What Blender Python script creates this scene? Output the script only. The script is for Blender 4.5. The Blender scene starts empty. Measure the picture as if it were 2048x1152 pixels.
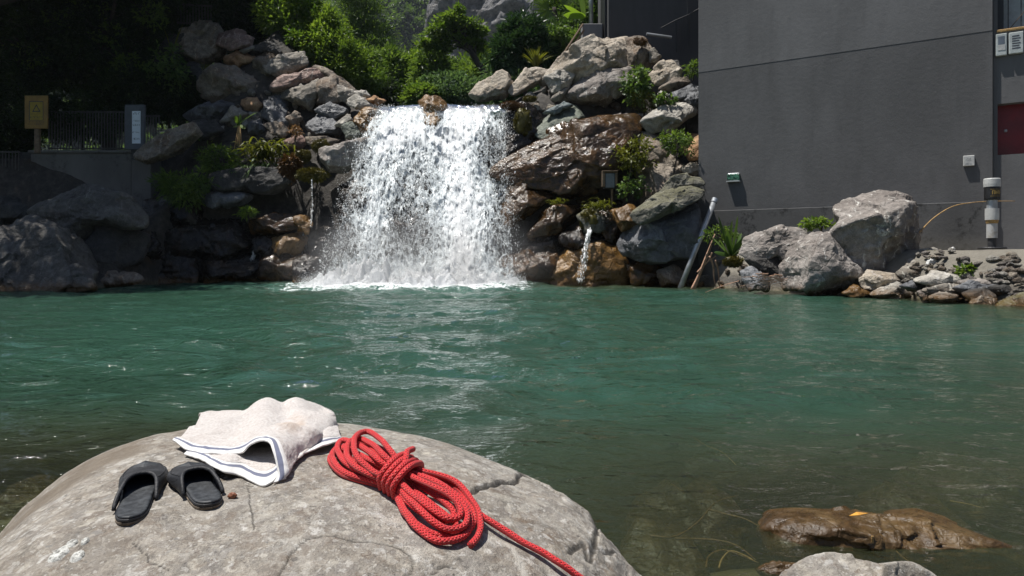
import bpy, math, numpy as np
from mathutils import Vector
SC = bpy.context.scene
COL = SC.collection
# ------------------------------------------------------------------ camera, sky, sun, exposure
F = 1365.333; HY = 509.0; H = 0.9          # focal length in photo pixels, horizon row, camera height over the pool
cam = bpy.data.cameras.new('camera'); cam.lens = 24.0; cam.sensor_width = 36.0
cam.shift_y = -(576.0 - HY) / 2048.0; cam.clip_start = 0.05; cam.clip_end = 3000.0
camo = bpy.data.objects.new('camera', cam); COL.objects.link(camo)
camo.location = (0, 0, H); camo.rotation_euler = (math.radians(90), 0, 0)
SC.camera = camo
SUN_EL = math.radians(71.0); SUN_AZ = math.radians(2.0)   # azimuth: from -X turned towards +Y
SD = Vector((-math.cos(SUN_AZ) * math.cos(SUN_EL), math.sin(SUN_AZ) * math.cos(SUN_EL), math.sin(SUN_EL)))
W = bpy.data.worlds.new('World'); SC.world = W; W.use_nodes = True
wn = W.node_tree; bg = wn.nodes['Background']
sky = wn.nodes.new('ShaderNodeTexSky'); sky.sky_type = 'NISHITA'; sky.sun_disc = False
sky.sun_elevation = SUN_EL; sky.sun_rotation = math.atan2(SD.x, SD.y)
wn.links.new(sky.outputs[0], bg.inputs[0]); bg.inputs[1].default_value = 0.06
sl = bpy.data.lights.new('sun', 'SUN'); sl.energy = 4.6; sl.angle = math.radians(0.53); sl.color = (1.0, 0.965, 0.91)
so = bpy.data.objects.new('sun', sl); COL.objects.link(so)
so.rotation_euler = SD.to_track_quat('Z', 'Y').to_euler(); so.location = (-10, 5, 30)
SC.view_settings.view_transform = 'Standard'; SC.view_settings.look = 'None'
SC.view_settings.exposure = 0.35; SC.view_settings.gamma = 1.0; SC.view_settings.use_curve_mapping = False
SC.render.engine = 'CYCLES'
SC.cycles.use_denoising = True
SC.cycles.max_bounces = 8; SC.cycles.transparent_max_bounces = 24
SC.cycles.diffuse_bounces = 3; SC.cycles.glossy_bounces = 3; SC.cycles.transmission_bounces = 4
SC.cycles.sample_clamp_indirect = 6.0; SC.cycles.caustics_reflective = False; SC.cycles.caustics_refractive = False

# ------------------------------------------------------------------ helpers
def P(px, py, D):
    return np.array([(px - 1024.0) / F * D, D, H + (HY - py) / F * D])

def tag(o, label=None, cat=None, group=None, kind=None):
    if label: o['label'] = label
    if cat: o['category'] = cat
    if group: o['group'] = group
    if kind: o['kind'] = kind
    return o

def empty(name, loc=(0, 0, 0)):
    o = bpy.data.objects.new(name, None); COL.objects.link(o); o.location = tuple(float(v) for v in loc)
    o.empty_display_size = 0.1
    return o

def mesh_np(name, V, Fc, mat=None, parent=None, smooth=True, uv=None, attrs=None, origin=None):
    """one mesh object; Fc is an (n,k) index array or a list of them; verts given in world space"""
    V = np.asarray(V, dtype=np.float64).reshape(-1, 3)
    if not isinstance(Fc, list): Fc = [np.asarray(Fc)]
    Fc = [np.asarray(f, dtype=np.int32) for f in Fc if len(f)]
    if parent is not None:
        org = np.array(parent.location)
        pp = parent.parent
        while pp is not None:
            org = org + np.array(pp.location); pp = pp.parent
        loc = np.zeros(3)
    else:
        org = np.array(origin if origin is not None else (0, 0, 0), dtype=float); loc = org
    me = bpy.data.meshes.new(name)
    Vl = V - org
    me.vertices.add(len(Vl)); me.vertices.foreach_set('co', Vl.astype(np.float32).ravel())
    nl = sum(f.size for f in Fc); npoly = sum(len(f) for f in Fc)
    me.loops.add(nl); me.polygons.add(npoly)
    idx = np.concatenate([f.ravel() for f in Fc]).astype(np.int32)
    tot = np.concatenate([np.full(len(f), f.shape[1], np.int32) for f in Fc])
    st = np.concatenate([[0], np.cumsum(tot)[:-1]]).astype(np.int32)
    me.loops.foreach_set('vertex_index', idx)
    me.polygons.foreach_set('loop_start', st)
    me.polygons.foreach_set('loop_total', tot)
    me.polygons.foreach_set('use_smooth', np.full(npoly, smooth, dtype=bool))
    me.update(calc_edges=True); me.validate()
    if uv is not None:
        l = me.uv_layers.new(name='UVMap'); l.data.foreach_set('uv', np.asarray(uv)[idx].astype(np.float32).ravel())
    for k, a in (attrs or {}).items():
        at = me.attributes.new(k, 'FLOAT', 'POINT'); at.data.foreach_set('value', np.asarray(a, dtype=np.float32).ravel())
    if mat: me.materials.append(mat)
    o = bpy.data.objects.new(name, me); COL.objects.link(o); o.location = tuple(loc)
    if parent is not None: o.parent = parent
    return o

def grid_faces(n, m, wrap=False):
    """faces of an n x m vertex grid (row-major); wrap closes the columns"""
    a = np.arange(n * m).reshape(n, m)
    if wrap: a = np.concatenate([a, a[:, :1]], 1)
    return np.stack([a[:-1, :-1], a[:-1, 1:], a[1:, 1:], a[1:, :-1]], -1).reshape(-1, 4)

def _h(ix, iy, iz, seed):
    n = (ix.astype(np.uint32) * np.uint32(374761393) + iy.astype(np.uint32) * np.uint32(668265263) +
         iz.astype(np.uint32) * np.uint32(2246822519) + np.uint32((seed * 3266489917) & 0xffffffff))
    n = (n ^ (n >> np.uint32(13))) * np.uint32(1274126177)
    n = (n ^ (n >> np.uint32(16))) * np.uint32(2654435761)
    n = n ^ (n >> np.uint32(15))
    return n.astype(np.float64) / 4294967295.0 * 2 - 1

def vn(Pn, seed=0):
    i = np.floor(Pn).astype(np.int64); f = Pn - i; u = f * f * f * (f * (f * 6 - 15) + 10)
    x, y, z = i[..., 0], i[..., 1], i[..., 2]; ux, uy, uz = u[..., 0], u[..., 1], u[..., 2]
    def L(a, b, t): return a + (b - a) * t
    c = lambda dx, dy, dz: _h(x + dx, y + dy, z + dz, seed)
    return L(L(L(c(0,0,0), c(1,0,0), ux), L(c(0,1,0), c(1,1,0), ux), uy),
             L(L(c(0,0,1), c(1,0,1), ux), L(c(0,1,1), c(1,1,1), ux), uy), uz)

def fbm(Pn, oct=5, seed=0, gain=0.5, lac=2.03, ridge=False):
    Pn = np.asarray(Pn, dtype=float); s = 0; a = 1; t = 0
    for k in range(oct):
        v = vn(Pn, seed + k * 17)
        if ridge: v = 1 - 2 * np.abs(v)
        s = s + a * v; t += a; a *= gain; Pn = Pn * lac + 3.1
    return s / t

def sst(a, b, x):
    t = np.clip((x - a) / (b - a), 0, 1); return t * t * (3 - 2 * t)

def catmull(pts, n):
    pts = np.asarray(pts, float); k = len(pts)
    q = np.vstack([2 * pts[0] - pts[1], pts, 2 * pts[-1] - pts[-2]])
    t = np.linspace(0, k - 1 - 1e-9, n); i = t.astype(int); f = (t - i)[:, None]
    p0, p1, p2, p3 = q[i], q[i + 1], q[i + 2], q[i + 3]
    return 0.5 * ((2 * p1) + (-p0 + p2) * f + (2 * p0 - 5 * p1 + 4 * p2 - p3) * f**2 + (-p0 + 3 * p1 - 3 * p2 + p3) * f**3)

def tube(pts, rad, seg=8, cap=True):
    """tube round a polyline -> verts, list of face arrays, uv (u along in metres, v round)"""
    pts = np.asarray(pts, float); n = len(pts); rad = np.broadcast_to(np.asarray(rad, float), (n,))
    T = np.gradient(pts, axis=0); T /= np.linalg.norm(T, axis=1)[:, None] + 1e-12
    N = np.zeros_like(T); a = np.array([0, 0, 1.0]) if abs(T[0, 2]) < .9 else np.array([1.0, 0, 0])
    v = np.cross(T[0], a); N[0] = v / np.linalg.norm(v)
    for i in range(1, n):
        v = N[i - 1] - T[i] * np.dot(N[i - 1], T[i]); N[i] = v / (np.linalg.norm(v) + 1e-12)
    B = np.cross(T, N); th = np.linspace(0, 2 * np.pi, seg, endpoint=False)
    V = pts[:, None] + rad[:, None, None] * (N[:, None] * np.cos(th)[None, :, None] + B[:, None] * np.sin(th)[None, :, None])
    fs = [grid_faces(n, seg, True)[:, ::-1]]
    V = V.reshape(-1, 3)
    L = np.concatenate([[0], np.cumsum(np.linalg.norm(np.diff(pts, axis=0), axis=1))])
    uv = np.stack([np.repeat(L, seg), np.tile(np.linspace(0, 1, seg, endpoint=False), n)], 1)
    if cap:
        V = np.vstack([V, pts[0], pts[-1]]); k = n * seg; r = np.arange(seg)
        fs.append(np.stack([np.full(seg, k), r, (r + 1) % seg], 1))
        fs.append(np.stack([np.full(seg, k + 1), (n - 1) * seg + (r + 1) % seg, (n - 1) * seg + r], 1))
        uv = np.vstack([uv, [0, 0], [L[-1], 0]])
    return V, fs, uv

class MB:
    """collects pieces of one mesh"""
    def __init__(s): s.V = []; s.F = {}; s.n = 0; s.uv = []
    def add(s, V, fs, uv=None):
        V = np.asarray(V, float).reshape(-1, 3)
        if not isinstance(fs, list): fs = [fs]
        for f in fs:
            f = np.asarray(f)
            s.F.setdefault(f.shape[1], []).append(f + s.n)
        s.V.append(V); s.n += len(V); s.uv.append(np.zeros((len(V), 2)) if uv is None else uv)
    def tube(s, pts, rad, seg=8): s.add(*tube(pts, rad, seg))
    def box(s, c, size, ax=None, bev=0.0):
        c = np.asarray(c, float); hx, hy, hz = [v / 2 for v in size]
        M = np.eye(3) if ax is None else np.asarray(ax, float)
        b = min(bev, hx * .9, hy * .9, hz * .9)
        if b <= 0:
            q = np.array([[x, y, z] for x in (-1, 1) for y in (-1, 1) for z in (-1, 1)], float) * [hx, hy, hz]
            f = np.array([[0,1,3,2],[4,6,7,5],[0,4,5,1],[2,3,7,6],[0,2,6,4],[1,5,7,3]])
            s.add(c + q @ M, f); return
        vs = []; idx = {}
        sg = [(x, y, z) for x in (-1, 1) for y in (-1, 1) for z in (-1, 1)]
        for g in sg:
            for k in range(3):
                v = np.array([g[0] * (hx - b), g[1] * (hy - b), g[2] * (hz - b)]); v[k] = g[k] * [hx, hy, hz][k]
                idx[g + (k,)] = len(vs); vs.append(v)
        quads = []; tris = []
        for k in range(3):
            a, d = [i for i in range(3) if i != k]
            for sv in (-1, 1):
                r = []
                for (p, q) in ((-1, -1), (1, -1), (1, 1), (-1, 1)):
                    g = [0, 0, 0]; g[k] = sv; g[a] = p; g[d] = q; r.append(idx[tuple(g) + (k,)])
                quads.append(r)
            for p in (-1, 1):
                for q in (-1, 1):
                    g0 = [0, 0, 0]; g0[a] = p; g0[d] = q; g1 = list(g0); g0[k] = -1; g1[k] = 1
                    quads.append([idx[tuple(g0) + (a,)], idx[tuple(g1) + (a,)], idx[tuple(g1) + (d,)], idx[tuple(g0) + (d,)]])
        for g in sg: tris.append([idx[g + (k,)] for k in range(3)])
        s.add(c + np.array(vs) @ M, [np.array(quads), np.array(tris)])
    def build(s, name, mat=None, parent=None, smooth=False, origin=None, fix=True):
        V = np.vstack(s.V); fs = [np.vstack(v) for v in s.F.values()]
        o = mesh_np(name, V, fs, mat, parent, smooth, np.vstack(s.uv), origin=origin)
        if fix:
            import bmesh
            bm = bmesh.new(); bm.from_mesh(o.data); bmesh.ops.recalc_face_normals(bm, faces=bm.faces); bm.to_mesh(o.data); bm.free()
        return o

# ------------------------------------------------------------------ material helpers
SOCK = bpy.types.NodeSocket
class NT:
    def __init__(s, name):
        s.m = bpy.data.materials.new(name); s.m.use_nodes = True; s.t = s.m.node_tree; s.t.nodes.clear()
        s.out = s.t.nodes.new('ShaderNodeOutputMaterial')
    def n(s, typ, ins=None, out=0, **kw):
        nd = s.t.nodes.new('ShaderNode' + typ)
        for k, v in kw.items(): setattr(nd, k, v)
        for k, v in (ins or {}).items():
            so = nd.inputs[k]
            if isinstance(v, SOCK): s.t.links.new(v, so)
            else: so.default_value = v
        return nd.outputs[out] if out is not None else nd
    def math(s, op, a, b=0.0, clamp=False, c=None):
        d = {0: a, 1: b}
        if c is not None: d[2] = c
        return s.n('Math', d, operation=op, use_clamp=clamp)
    def mix(s, f, a, b, blend='MIX'):
        def c4(v): return v if isinstance(v, SOCK) else (tuple(v) + (1,) if len(v) == 3 else tuple(v))
        return s.n('Mix', {0: f, 6: c4(a), 7: c4(b)}, out=2, data_type='RGBA', blend_type=blend, clamp_result=False)
    def ramp(s, f, stops, interp='LINEAR'):
        nd = s.n('ValToRGB', {0: f}, out=None); e = nd.color_ramp; e.interpolation = interp
        while len(e.elements) < len(stops): e.elements.new(0.5)
        for el, (p, c) in zip(e.elements, stops):
            el.position = p; el.color = (c, c, c, 1) if not hasattr(c, '__len__') else tuple(c) + (1,) * (4 - len(c))
        return nd.outputs[0]
    def mapr(s, f, a, b, c=0.0, d=1.0, smooth=True):
        return s.n('MapRange', {0: f, 1: a, 2: b, 3: c, 4: d}, interpolation_type='SMOOTHSTEP' if smooth else 'LINEAR')
    def noise(s, vec, scale, detail=5, rough=0.55, dist=0.0, out=0):
        return s.n('TexNoise', {'Vector': vec, 'Scale': scale, 'Detail': detail, 'Roughness': rough, 'Distortion': dist}, out=out)
    def vor(s, vec, scale, feature='F1', out=0, rnd=1.0):
        return s.n('TexVoronoi', {'Vector': vec, 'Scale': scale, 'Randomness': rnd}, out=out, feature=feature)
    def bump(s, h, dist=0.02, strength=1.0, normal=None):
        d = {'Height': h, 'Distance': dist, 'Strength': strength}
        if normal is not None: d['Normal'] = normal
        return s.n('Bump', d)
    def obj(s, rnd=True):
        v = s.n('TexCoord', out=3)
        if rnd:
            r = s.n('ObjectInfo', out=5)
            k = s.math('MULTIPLY', r, 91.7)
            v = s.n('VectorMath', {0: v, 1: s.n('CombineXYZ', {0: k, 1: k, 2: k})}, operation='ADD')
        return v
    def pos(s): return s.n('NewGeometry', out=0)
    def xyz(s, v, i): return s.n('SeparateXYZ', {0: v}, out=i)
    def bsdf(s, col, rough=0.6, normal=None, **kw):
        d = {'Base Color': col if isinstance(col, SOCK) else tuple(col) + (1,) * (4 - len(col)), 'Roughness': rough}
        if normal is not None: d['Normal'] = normal
        for k, v in kw.items(): d[k.replace('_', ' ')] = v
        return s.n('BsdfPrincipled', d)
    def done(s, sh, vol=None):
        s.t.links.new(sh, s.out.inputs[0])
        if vol is not None: s.t.links.new(vol, s.out.inputs[1])
        return s.m

def simple(name, col, rough=0.6, var=0.25, scale=8.0, bump=0.003, metal=0.0, **kw):
    t = NT(name); v = t.obj()
    n = t.noise(v, scale, 6, 0.6)
    a = tuple(c * (1 - var) for c in col); b = tuple(min(1, c * (1 + var)) for c in col)
    c = t.mix(t.mapr(n, .3, .7), a, b)
    return t.done(t.bsdf(c, t.mapr(n, .3, .7, max(.03, rough - .08), min(1, rough + .08)), t.bump(t.noise(v, scale * 6, 4), bump), Metallic=metal, **kw))

def rockmat(name, c0, c1, c2, rough=0.85, spec=0.35, rust=0.0, moss=0.0, vein=0.25, scale=1.0, rustc=(0.20, 0.09, 0.02), line=.85):
    t = NT(name); v = t.obj(); p = t.pos()
    n1 = t.noise(v, 1.1 * scale, 7, 0.62, 0.4); n2 = t.noise(v, 6.0 * scale, 8, 0.68); n3 = t.noise(v, 2.3 * scale, 5, 0.6, 1.0)
    sp = t.noise(v, 38 * scale, 3, 0.7)
    c = t.ramp(n1, [(0.25, c0), (0.5, c1), (0.78, c2)])
    c = t.mix(1.0, c, t.ramp(n2, [(0.25, 0.45), (0.5, 0.95), (0.75, 1.45)]), 'MULTIPLY')
    c = t.mix(0.6, c, t.ramp(sp, [(0.3, 0.6), (0.5, 1.0), (0.72, 1.5)]), 'MULTIPLY')
    w = t.n('TexWave', {'Vector': v, 'Scale': 1.3 * scale, 'Distortion': 9.0, 'Detail': 5.0, 'Detail Scale': 1.6, 'Detail Roughness': 0.65})
    if vein > 0:
        vm = t.math('MULTIPLY', t.mapr(w, .93, 1.0), t.math('MULTIPLY', t.mapr(n3, .45, .65), vein))
        c = t.mix(vm, c, tuple(min(.8, x * 2.2) for x in c2))
    # brown algae and wetness round the waterline
    z = t.xyz(p, 2)
    zz = t.math('ADD', z, t.math('MULTIPLY', t.math('SUBTRACT', n2, .5), 0.35))
    wet = t.mapr(zz, 0.30, 0.06)
    c = t.mix(t.math('MULTIPLY', wet, line), c, t.mix(n1, (0.055, 0.03, 0.01), (0.17, 0.085, 0.02)))
    if rust > 0:
        c = t.mix(t.math('MULTIPLY', t.mapr(n3, .5, .62), rust), c, t.mix(n2, tuple(x * .6 for x in rustc), tuple(x * 1.3 for x in rustc)))
    if moss > 0:
        nz = t.xyz(t.n('NewGeometry', out=1), 2)
        mm = t.math('MULTIPLY', t.mapr(t.math('ADD', nz, t.math('SUBTRACT', n3, .5)), .35, .75), moss)
        c = t.mix(mm, c, t.mix(n2, (0.07, 0.072, 0.022), (0.17, 0.155, 0.05)))
    h = t.math('ADD', t.math('MULTIPLY', n2, 0.55), t.math('MULTIPLY', n3, .8))
    h = t.math('ADD', h, t.math('MULTIPLY', t.mapr(t.vor(v, 2.6 * scale, 'DISTANCE_TO_EDGE'), 0, .05), .10))
    fr_ = t.vor(t.n('VectorMath', {0: v, 1: t.n('VectorMath', {0: t.noise(v, 2.0 * scale, 3, .6, out=1), 'Scale': .5 / scale}, operation='SCALE')}, operation='ADD'), 3.2 * scale, 'F1')
    h = t.math('ADD', h, t.math('MULTIPLY', fr_, .8))
    film = rough < .5
    b1 = t.bump(h, 0.10 / scale, .6 if film else 0.9); b2 = t.bump(sp, 0.012 / scale, .2 if film else 0.7, b1)
    r = t.mix(wet, (rough,) * 3, (0.18,) * 3)
    if rough < 0.5: r = t.mapr(n2, .3, .7, rough * .55, rough * 1.7)
    return t.done(t.bsdf(c, r, b2, **{'Specular_IOR_Level': spec}))

M = {}
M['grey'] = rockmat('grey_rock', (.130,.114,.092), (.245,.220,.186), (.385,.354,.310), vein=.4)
M['brown'] = rockmat('brown_rock', (0.098,0.078,0.063), (0.210,0.175,0.140), (0.378,0.329,0.273), vein=.4, rust=.25)
M['slate'] = rockmat('slate_rock', (.050,.052,.056), (.112,.116,.124), (.225,.230,.242), rough=.5, spec=.5, vein=.25)
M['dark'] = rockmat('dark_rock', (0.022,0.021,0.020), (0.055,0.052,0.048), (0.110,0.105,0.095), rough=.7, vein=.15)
M['shadegrey'] = rockmat('shaded_grey_rock', (.065,.060,.054), (.125,.117,.106), (.215,.203,.185), vein=.3)  # darker copy of the grey rock, left bank's shade put into its colour
M['tan'] = rockmat('tan_rock', (0.230,0.190,0.144), (0.391,0.339,0.270), (0.575,0.517,0.437), rust=.15)
M['pale'] = rockmat('pale_rock', (0.252,0.231,0.194), (0.399,0.373,0.326), (0.578,0.546,0.493), vein=.3)
M['orange'] = rockmat('orange_rock', (0.220,0.120,0.055), (0.360,0.210,0.110), (0.520,0.360,0.220), vein=.2)
M['red'] = rockmat('red_rock', (0.130,0.081,0.065), (0.247,0.163,0.137), (0.416,0.325,0.286), vein=.5)
M['wetbrown'] = rockmat('wet_brown_rock', (0.016,0.009,0.004), (0.046,0.026,0.011), (0.105,0.066,0.034), rough=.17, spec=.45, rust=.45, rustc=(.13,.06,.014), vein=.1)
M['wetdark'] = rockmat('wet_dark_rock', (.007,.006,.005), (.018,.0145,.012), (.044,.036,.028), rough=.2, spec=.4, rust=.2, rustc=(.09,.04,.01), vein=.1)
M['ochre'] = rockmat('ochre_wet_rock', (0.060,0.032,0.010), (0.160,0.085,0.024), (0.280,0.160,0.050), rough=.32, spec=.5, vein=.1)
M['green'] = rockmat('green_grey_rock', (0.085,0.098,0.081), (0.169,0.189,0.153), (0.312,0.332,0.273), rough=.6, moss=.08, vein=.3)
M['mossy'] = rockmat('mossy_grey_rock', (0.070,0.068,0.055), (0.150,0.145,0.120), (0.280,0.270,0.230), moss=.40, vein=.3)
M['teal'] = rockmat('teal_slate', (0.096,0.120,0.120), (0.168,0.204,0.204), (0.264,0.312,0.306), rough=.5, vein=.15)
M['mauve'] = rockmat('mauve_rock', (0.143,0.123,0.110), (0.248,0.220,0.198), (0.385,0.358,0.330), vein=.7)

# ------------------------------------------------------------------ terrain: pool bed, banks, ledge, upper valley
WC = np.array([5.30, 19.4]); WT = np.array([.845, -.535]); WN = np.array([-.535, -.845])   # house wall: corner, run, outward normal
SX = [-60, -30, -16, -13, -11, -10.5, -9, -6.8, -2.9, -0.4, 3.3, 5.1, 7.5, 8.3, 8.9, 12, 20, 60]
SY = [12, 14.5, 16.6, 17.2, 18.3, 21.0, 21.7, 21.9, 20.1, 20.2, 19.9, 18.6, 15.2, 13.0, 11.9, 8.5, 3, -5]
TG = np.array([0, .15, .3, .5, .7, .9, 1.2, 1.5, 1.8, 2.1, 2.5, 3, 3.5, 4, 4.5, 5, 6, 8, 10, 15, 22, 30, 60, 120.])
PR = [
 (-60, [(0,0),(2,1),(6,3),(20,5),(60,6),(120,7)]),
 (-12.5, [(0,0),(.6,.7),(2,1.7),(4.0,1.6),(5.5,1.8),(5.8,4.1),(10,5),(14,5.0),(60,5.2),(120,5.5)]),
 (-11, [(0,0),(1,.9),(2.5,2.0),(3.4,1.7),(4.2,1.9),(4.6,4.2),(8,6.5),(14,6.5),(60,6.7),(120,7.0)]),
 (-10.4, [(0,0),(.3,1.5),(.7,3.2),(1.8,4.2),(3,6),(5,8.5),(9,9.5),(14,9.5),(60,9.7),(120,10.0)]),
 (-9, [(0,0),(.25,2),(.45,3.7),(1.2,4.6),(2.5,6.6),(3.6,8.6),(4.4,9.5),(8,10),(14,10.0),(60,10.2),(120,10.5)]),
 (-8, [(0,0),(.25,2),(.5,3.5),(1.3,4.6),(2.5,6.4),(3.4,7.9),(4,8.4),(7,8.5),(14,8.5),(60,8.7),(120,9.0)]),
 (-6.5, [(0,0),(.3,1.8),(.7,3.2),(1.3,4.3),(2,5.4),(2.8,6.8),(3.3,7.1),(6,7.1),(14,7.1),(60,7.3),(120,7.6)]),
 (-5.2, [(0,0),(.4,1.8),(.9,3.2),(1.4,4.2),(2,5.3),(2.5,5.9),(5,6.0),(14,6.0),(60,6.2),(120,6.5)]),
 (-4.3, [(0,0),(.5,1.6),(1,3.1),(1.5,4.6),(1.9,5.3),(2.5,5.5),(5,5.5),(14,5.5),(60,5.7),(120,6.0)]),
 (-3.6, [(0,0),(.3,.8),(.7,1.7),(1.2,2.7),(1.65,3.6),(2.05,4.5),(2.45,5.2),(3,5.4),(8,5.4),(14,5.4),(60,5.6),(120,5.9)]),
 (-0.5, [(0,0),(.3,.8),(.7,1.7),(1.2,2.7),(1.65,3.6),(2.05,4.5),(2.45,5.2),(3,5.4),(8,5.4),(14,5.4),(60,5.6),(120,5.9)]),
 (0.1, [(0,0),(.5,1.4),(1.1,2.8),(1.9,4.6),(2.5,5.6),(3.2,6.2),(6,6.3),(14,6.3),(60,6.5),(120,6.8)]),
 (1, [(0,0),(.6,1.4),(1.3,3.0),(2,4.7),(2.6,6.1),(3.2,6.6),(6,6.8),(14,6.8),(60,7.0),(120,7.3)]),
 (2.5, [(0,0),(.7,1.3),(1.4,2.9),(2.2,4.8),(2.8,6.5),(3.3,7.2),(4,7.5),(8,7.5),(14,7.5),(60,7.7),(120,8.0)]),
 (4, [(0,0),(.7,1.2),(1.5,2.7),(2.3,4.2),(3,5.8),(3.8,7.0),(4.4,7.3),(8,7.3),(14,7.3),(60,7.5),(120,7.8)]),
 (5.2, [(0,0),(.6,.8),(1.3,1.6),(2.2,3),(3,4.3),(3.8,5.4),(5,6.3),(9,6.8),(14,6.8),(60,7.0),(120,7.3)]),
 (60, [(0,0),(.6,.8),(1.3,1.6),(2.2,3),(3,4.3),(3.8,5.4),(5,6.3),(9,6.8),(14,6.8),(60,7.0),(120,7.3)]),
]
PX = np.array([p[0] for p in PR], float)
PZ = np.array([np.interp(TG, [q[0] for q in p[1]], [q[1] for q in p[1]]) for p in PR])
def G(x, y, detail=True):
    x = np.asarray(x, float); y = np.asarray(y, float)
    y0 = np.interp(x, SX, SY); t = y - y0
    i = np.clip(np.searchsorted(PX, x) - 1, 0, len(PX) - 2); fx = np.clip((x - PX[i]) / (PX[i + 1] - PX[i]), 0, 1)
    j = np.clip(np.searchsorted(TG, t) - 1, 0, len(TG) - 2); ft = np.clip((t - TG[j]) / (TG[j + 1] - TG[j]), 0, 1)
    z = (PZ[i, j] * (1 - fx) + PZ[i + 1, j] * fx) * (1 - ft) + (PZ[i, j + 1] * (1 - fx) + PZ[i + 1, j + 1] * fx) * ft
    low = np.interp(t, [0, .3, .8, 1.3, 1.9, 40], [0, .28, .6, .86, .98, 1.0])
    front = (x - WC[0]) * WN[0] + (y - WC[1]) * WN[1]
    wlow = np.maximum(sst(-.25, .0, front) * sst(4.7, 5.2, x), sst(6.2, 6.8, x))
    z = z * (1 - wlow) + low * wlow
    near = np.maximum(y + 0.6, 0)
    d = np.minimum(np.minimum(0.06 + 0.45 * np.maximum(-t, 0), 0.05 + 0.10 * near ** 1.5), 1.9)
    for (cx_, cy_, rx_, ry_, k_) in ((-2.1, 2.7, 1.0, .9, .70), (.85, 2.2, .7, .7, .55), (1.5, 2.6, 1.2, 1.0, .28)):
        d = d * (1 - k_ * np.exp(-((x - cx_) / rx_) ** 2 - ((y - cy_) / ry_) ** 2))
    sh = sst(1.0, 5.0, x) * sst(14, 2, y); d = d * (1 - .45 * sh)
    z = np.where(t < 0, -d, z)
    z = np.where(y < -.3, np.maximum(z, -.1 + .35 * (-.3 - y)), z)
    if detail:
        q = np.stack([x * .9, y * .9, z * .9], -1)
        amp = np.where(t > 0, np.minimum(.22, .05 + t * .2), np.where(z > -.6, .05, .12)) * (1 - .8 * wlow)
        z = z + fbm(q, 5, 5, .55) * amp
    return z

def axis(segs):
    a = [np.array([segs[0][0]])]
    for (x0, x1, s) in segs: a.append(np.linspace(x0, x1, max(2, int(round((x1 - x0) / s)) + 1))[1:])
    return np.concatenate(a)
gx = axis([(-400, -60, 20), (-60, -17, 1.5), (-17, 12, .12), (12, 60, 1.5), (60, 400, 20)])
gy = axis([(-40, -2, 2), (-2, 5, .1), (5, 11, .25), (11, 27, .11), (27, 60, 1.0), (60, 240, 6)])
GX, GY = np.meshgrid(gx, gy)
GZ = G(GX, GY)
t = NT('earth_and_bed'); p = t.pos(); z = t.xyz(p, 2)
n1 = t.noise(p, .9, 6); n2 = t.noise(p, 5, 7, .65); n3 = t.noise(p, 26, 4, .6)
bed = t.mix(t.mapr(n2, .35, .65), (.05, .038, .016), (.15, .12, .06))
bed = t.mix(t.mapr(t.vor(p, 9, 'F1', 0), .1, .5), t.mix(t.vor(p, 9, 'F1', 1), (.09, .07, .035), (.19, .15, .085)), bed)
roc = t.ramp(n2, [(.3, (.020, .017, .014)), (.55, (.055, .048, .04)), (.75, (.11, .10, .085))])
roc = t.mix(t.mapr(n1, .55, .7), roc, (.05, .03, .012))
gr = t.mix(n2, (.016, .03, .008), (.05, .075, .02))
c = t.mix(t.mapr(z, -.05, .25), bed, roc)
dirt = t.mix(n2, (.13, .115, .09), (.26, .24, .20))
isr = t.math('MULTIPLY', t.mapr(t.xyz(p, 0), 5.1, 5.6), t.mapr(z, .2, .5)); isr = t.math('MULTIPLY', isr, t.mapr(z, 1.6, 1.3))
c = t.mix(isr, c, dirt)
c = t.mix(t.mapr(t.xyz(p, 1), 26, 28), c, gr)
rg = t.mapr(z, .0, .5, .35, .8)
M['earth'] = t.done(t.bsdf(c, rg, t.bump(t.math('ADD', n2, t.math('MULTIPLY', n3, .3)), .08, .9)))
ter = mesh_np('terrain', np.stack([GX, GY, GZ], -1).reshape(-1, 3), grid_faces(len(gy), len(gx)), M['earth'])
tag(ter, 'dark rocky ground of the river bed and banks', 'ground', kind='structure')

# depth at which the view ray through a pixel meets the ground
_DS = np.concatenate([np.arange(8, 19, .04), np.arange(19, 30, .02), np.arange(30, 120, .2)])
def bank_depth(px, py, dmax=24.0):
    x = (px - 1024) / F * _DS; zr = H + (HY - py) / F * _DS
    k = np.nonzero(zr <= G(x, _DS, False))[0]
    return min(dmax, _DS[k[0]]) if len(k) else dmax
# ------------------------------------------------------------------ pool water
wx = axis([(-60, -17, .8), (-17, 12, .055), (12, 60, .8)])
wy = axis([(-8, 0, .25), (0, 1, .05), (1, 4, .028), (4, 9, .045), (9, 15, .06), (15, 21.6, .06), (21.6, 24, .3)])
X, Y = np.meshgrid(wx, wy)
Zb = G(X, Y)
dfall = np.hypot((X + 2.6) * .8, Y - 20.6)
act = .55 + 1.3 * np.exp(-(dfall / 5.0) ** 2) + .55 * np.exp(-((X + .8) / 3.0) ** 2) * sst(2, 6, Y)
calm = sst(.5, 4.5, X - (Y - 4) * .12) * sst(17, 8, Y); act = act * (1 - .62 * calm)
act *= .45 + .55 * sst(1.2, 4, Y)
wp = fbm(np.stack([X * .35, Y * .5, 0 * X + 7], -1), 3, 91)
q = np.stack([X * .75 + wp * .8, Y * 1.35 + wp * .6, 0 * X], -1)
hgt = .100 * fbm(q, 3, 31) + .034 * fbm(q * [2.3, 2.6, 1], 3, 57, ridge=True) + .007 * fbm(q * [6, 7.5, 1], 3, 77)
hgt = hgt * act
foam = sst(13.5, 19.6, Y - np.abs(X + 2.6) * .42 + .9) * sst(-8.2, -5.0, X) * sst(1.8, -.5, X)
hgt += foam * .10 * fbm(np.stack([X * 1.7, Y * 2.2, 0 * X], -1), 4, 13, ridge=True)
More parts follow.
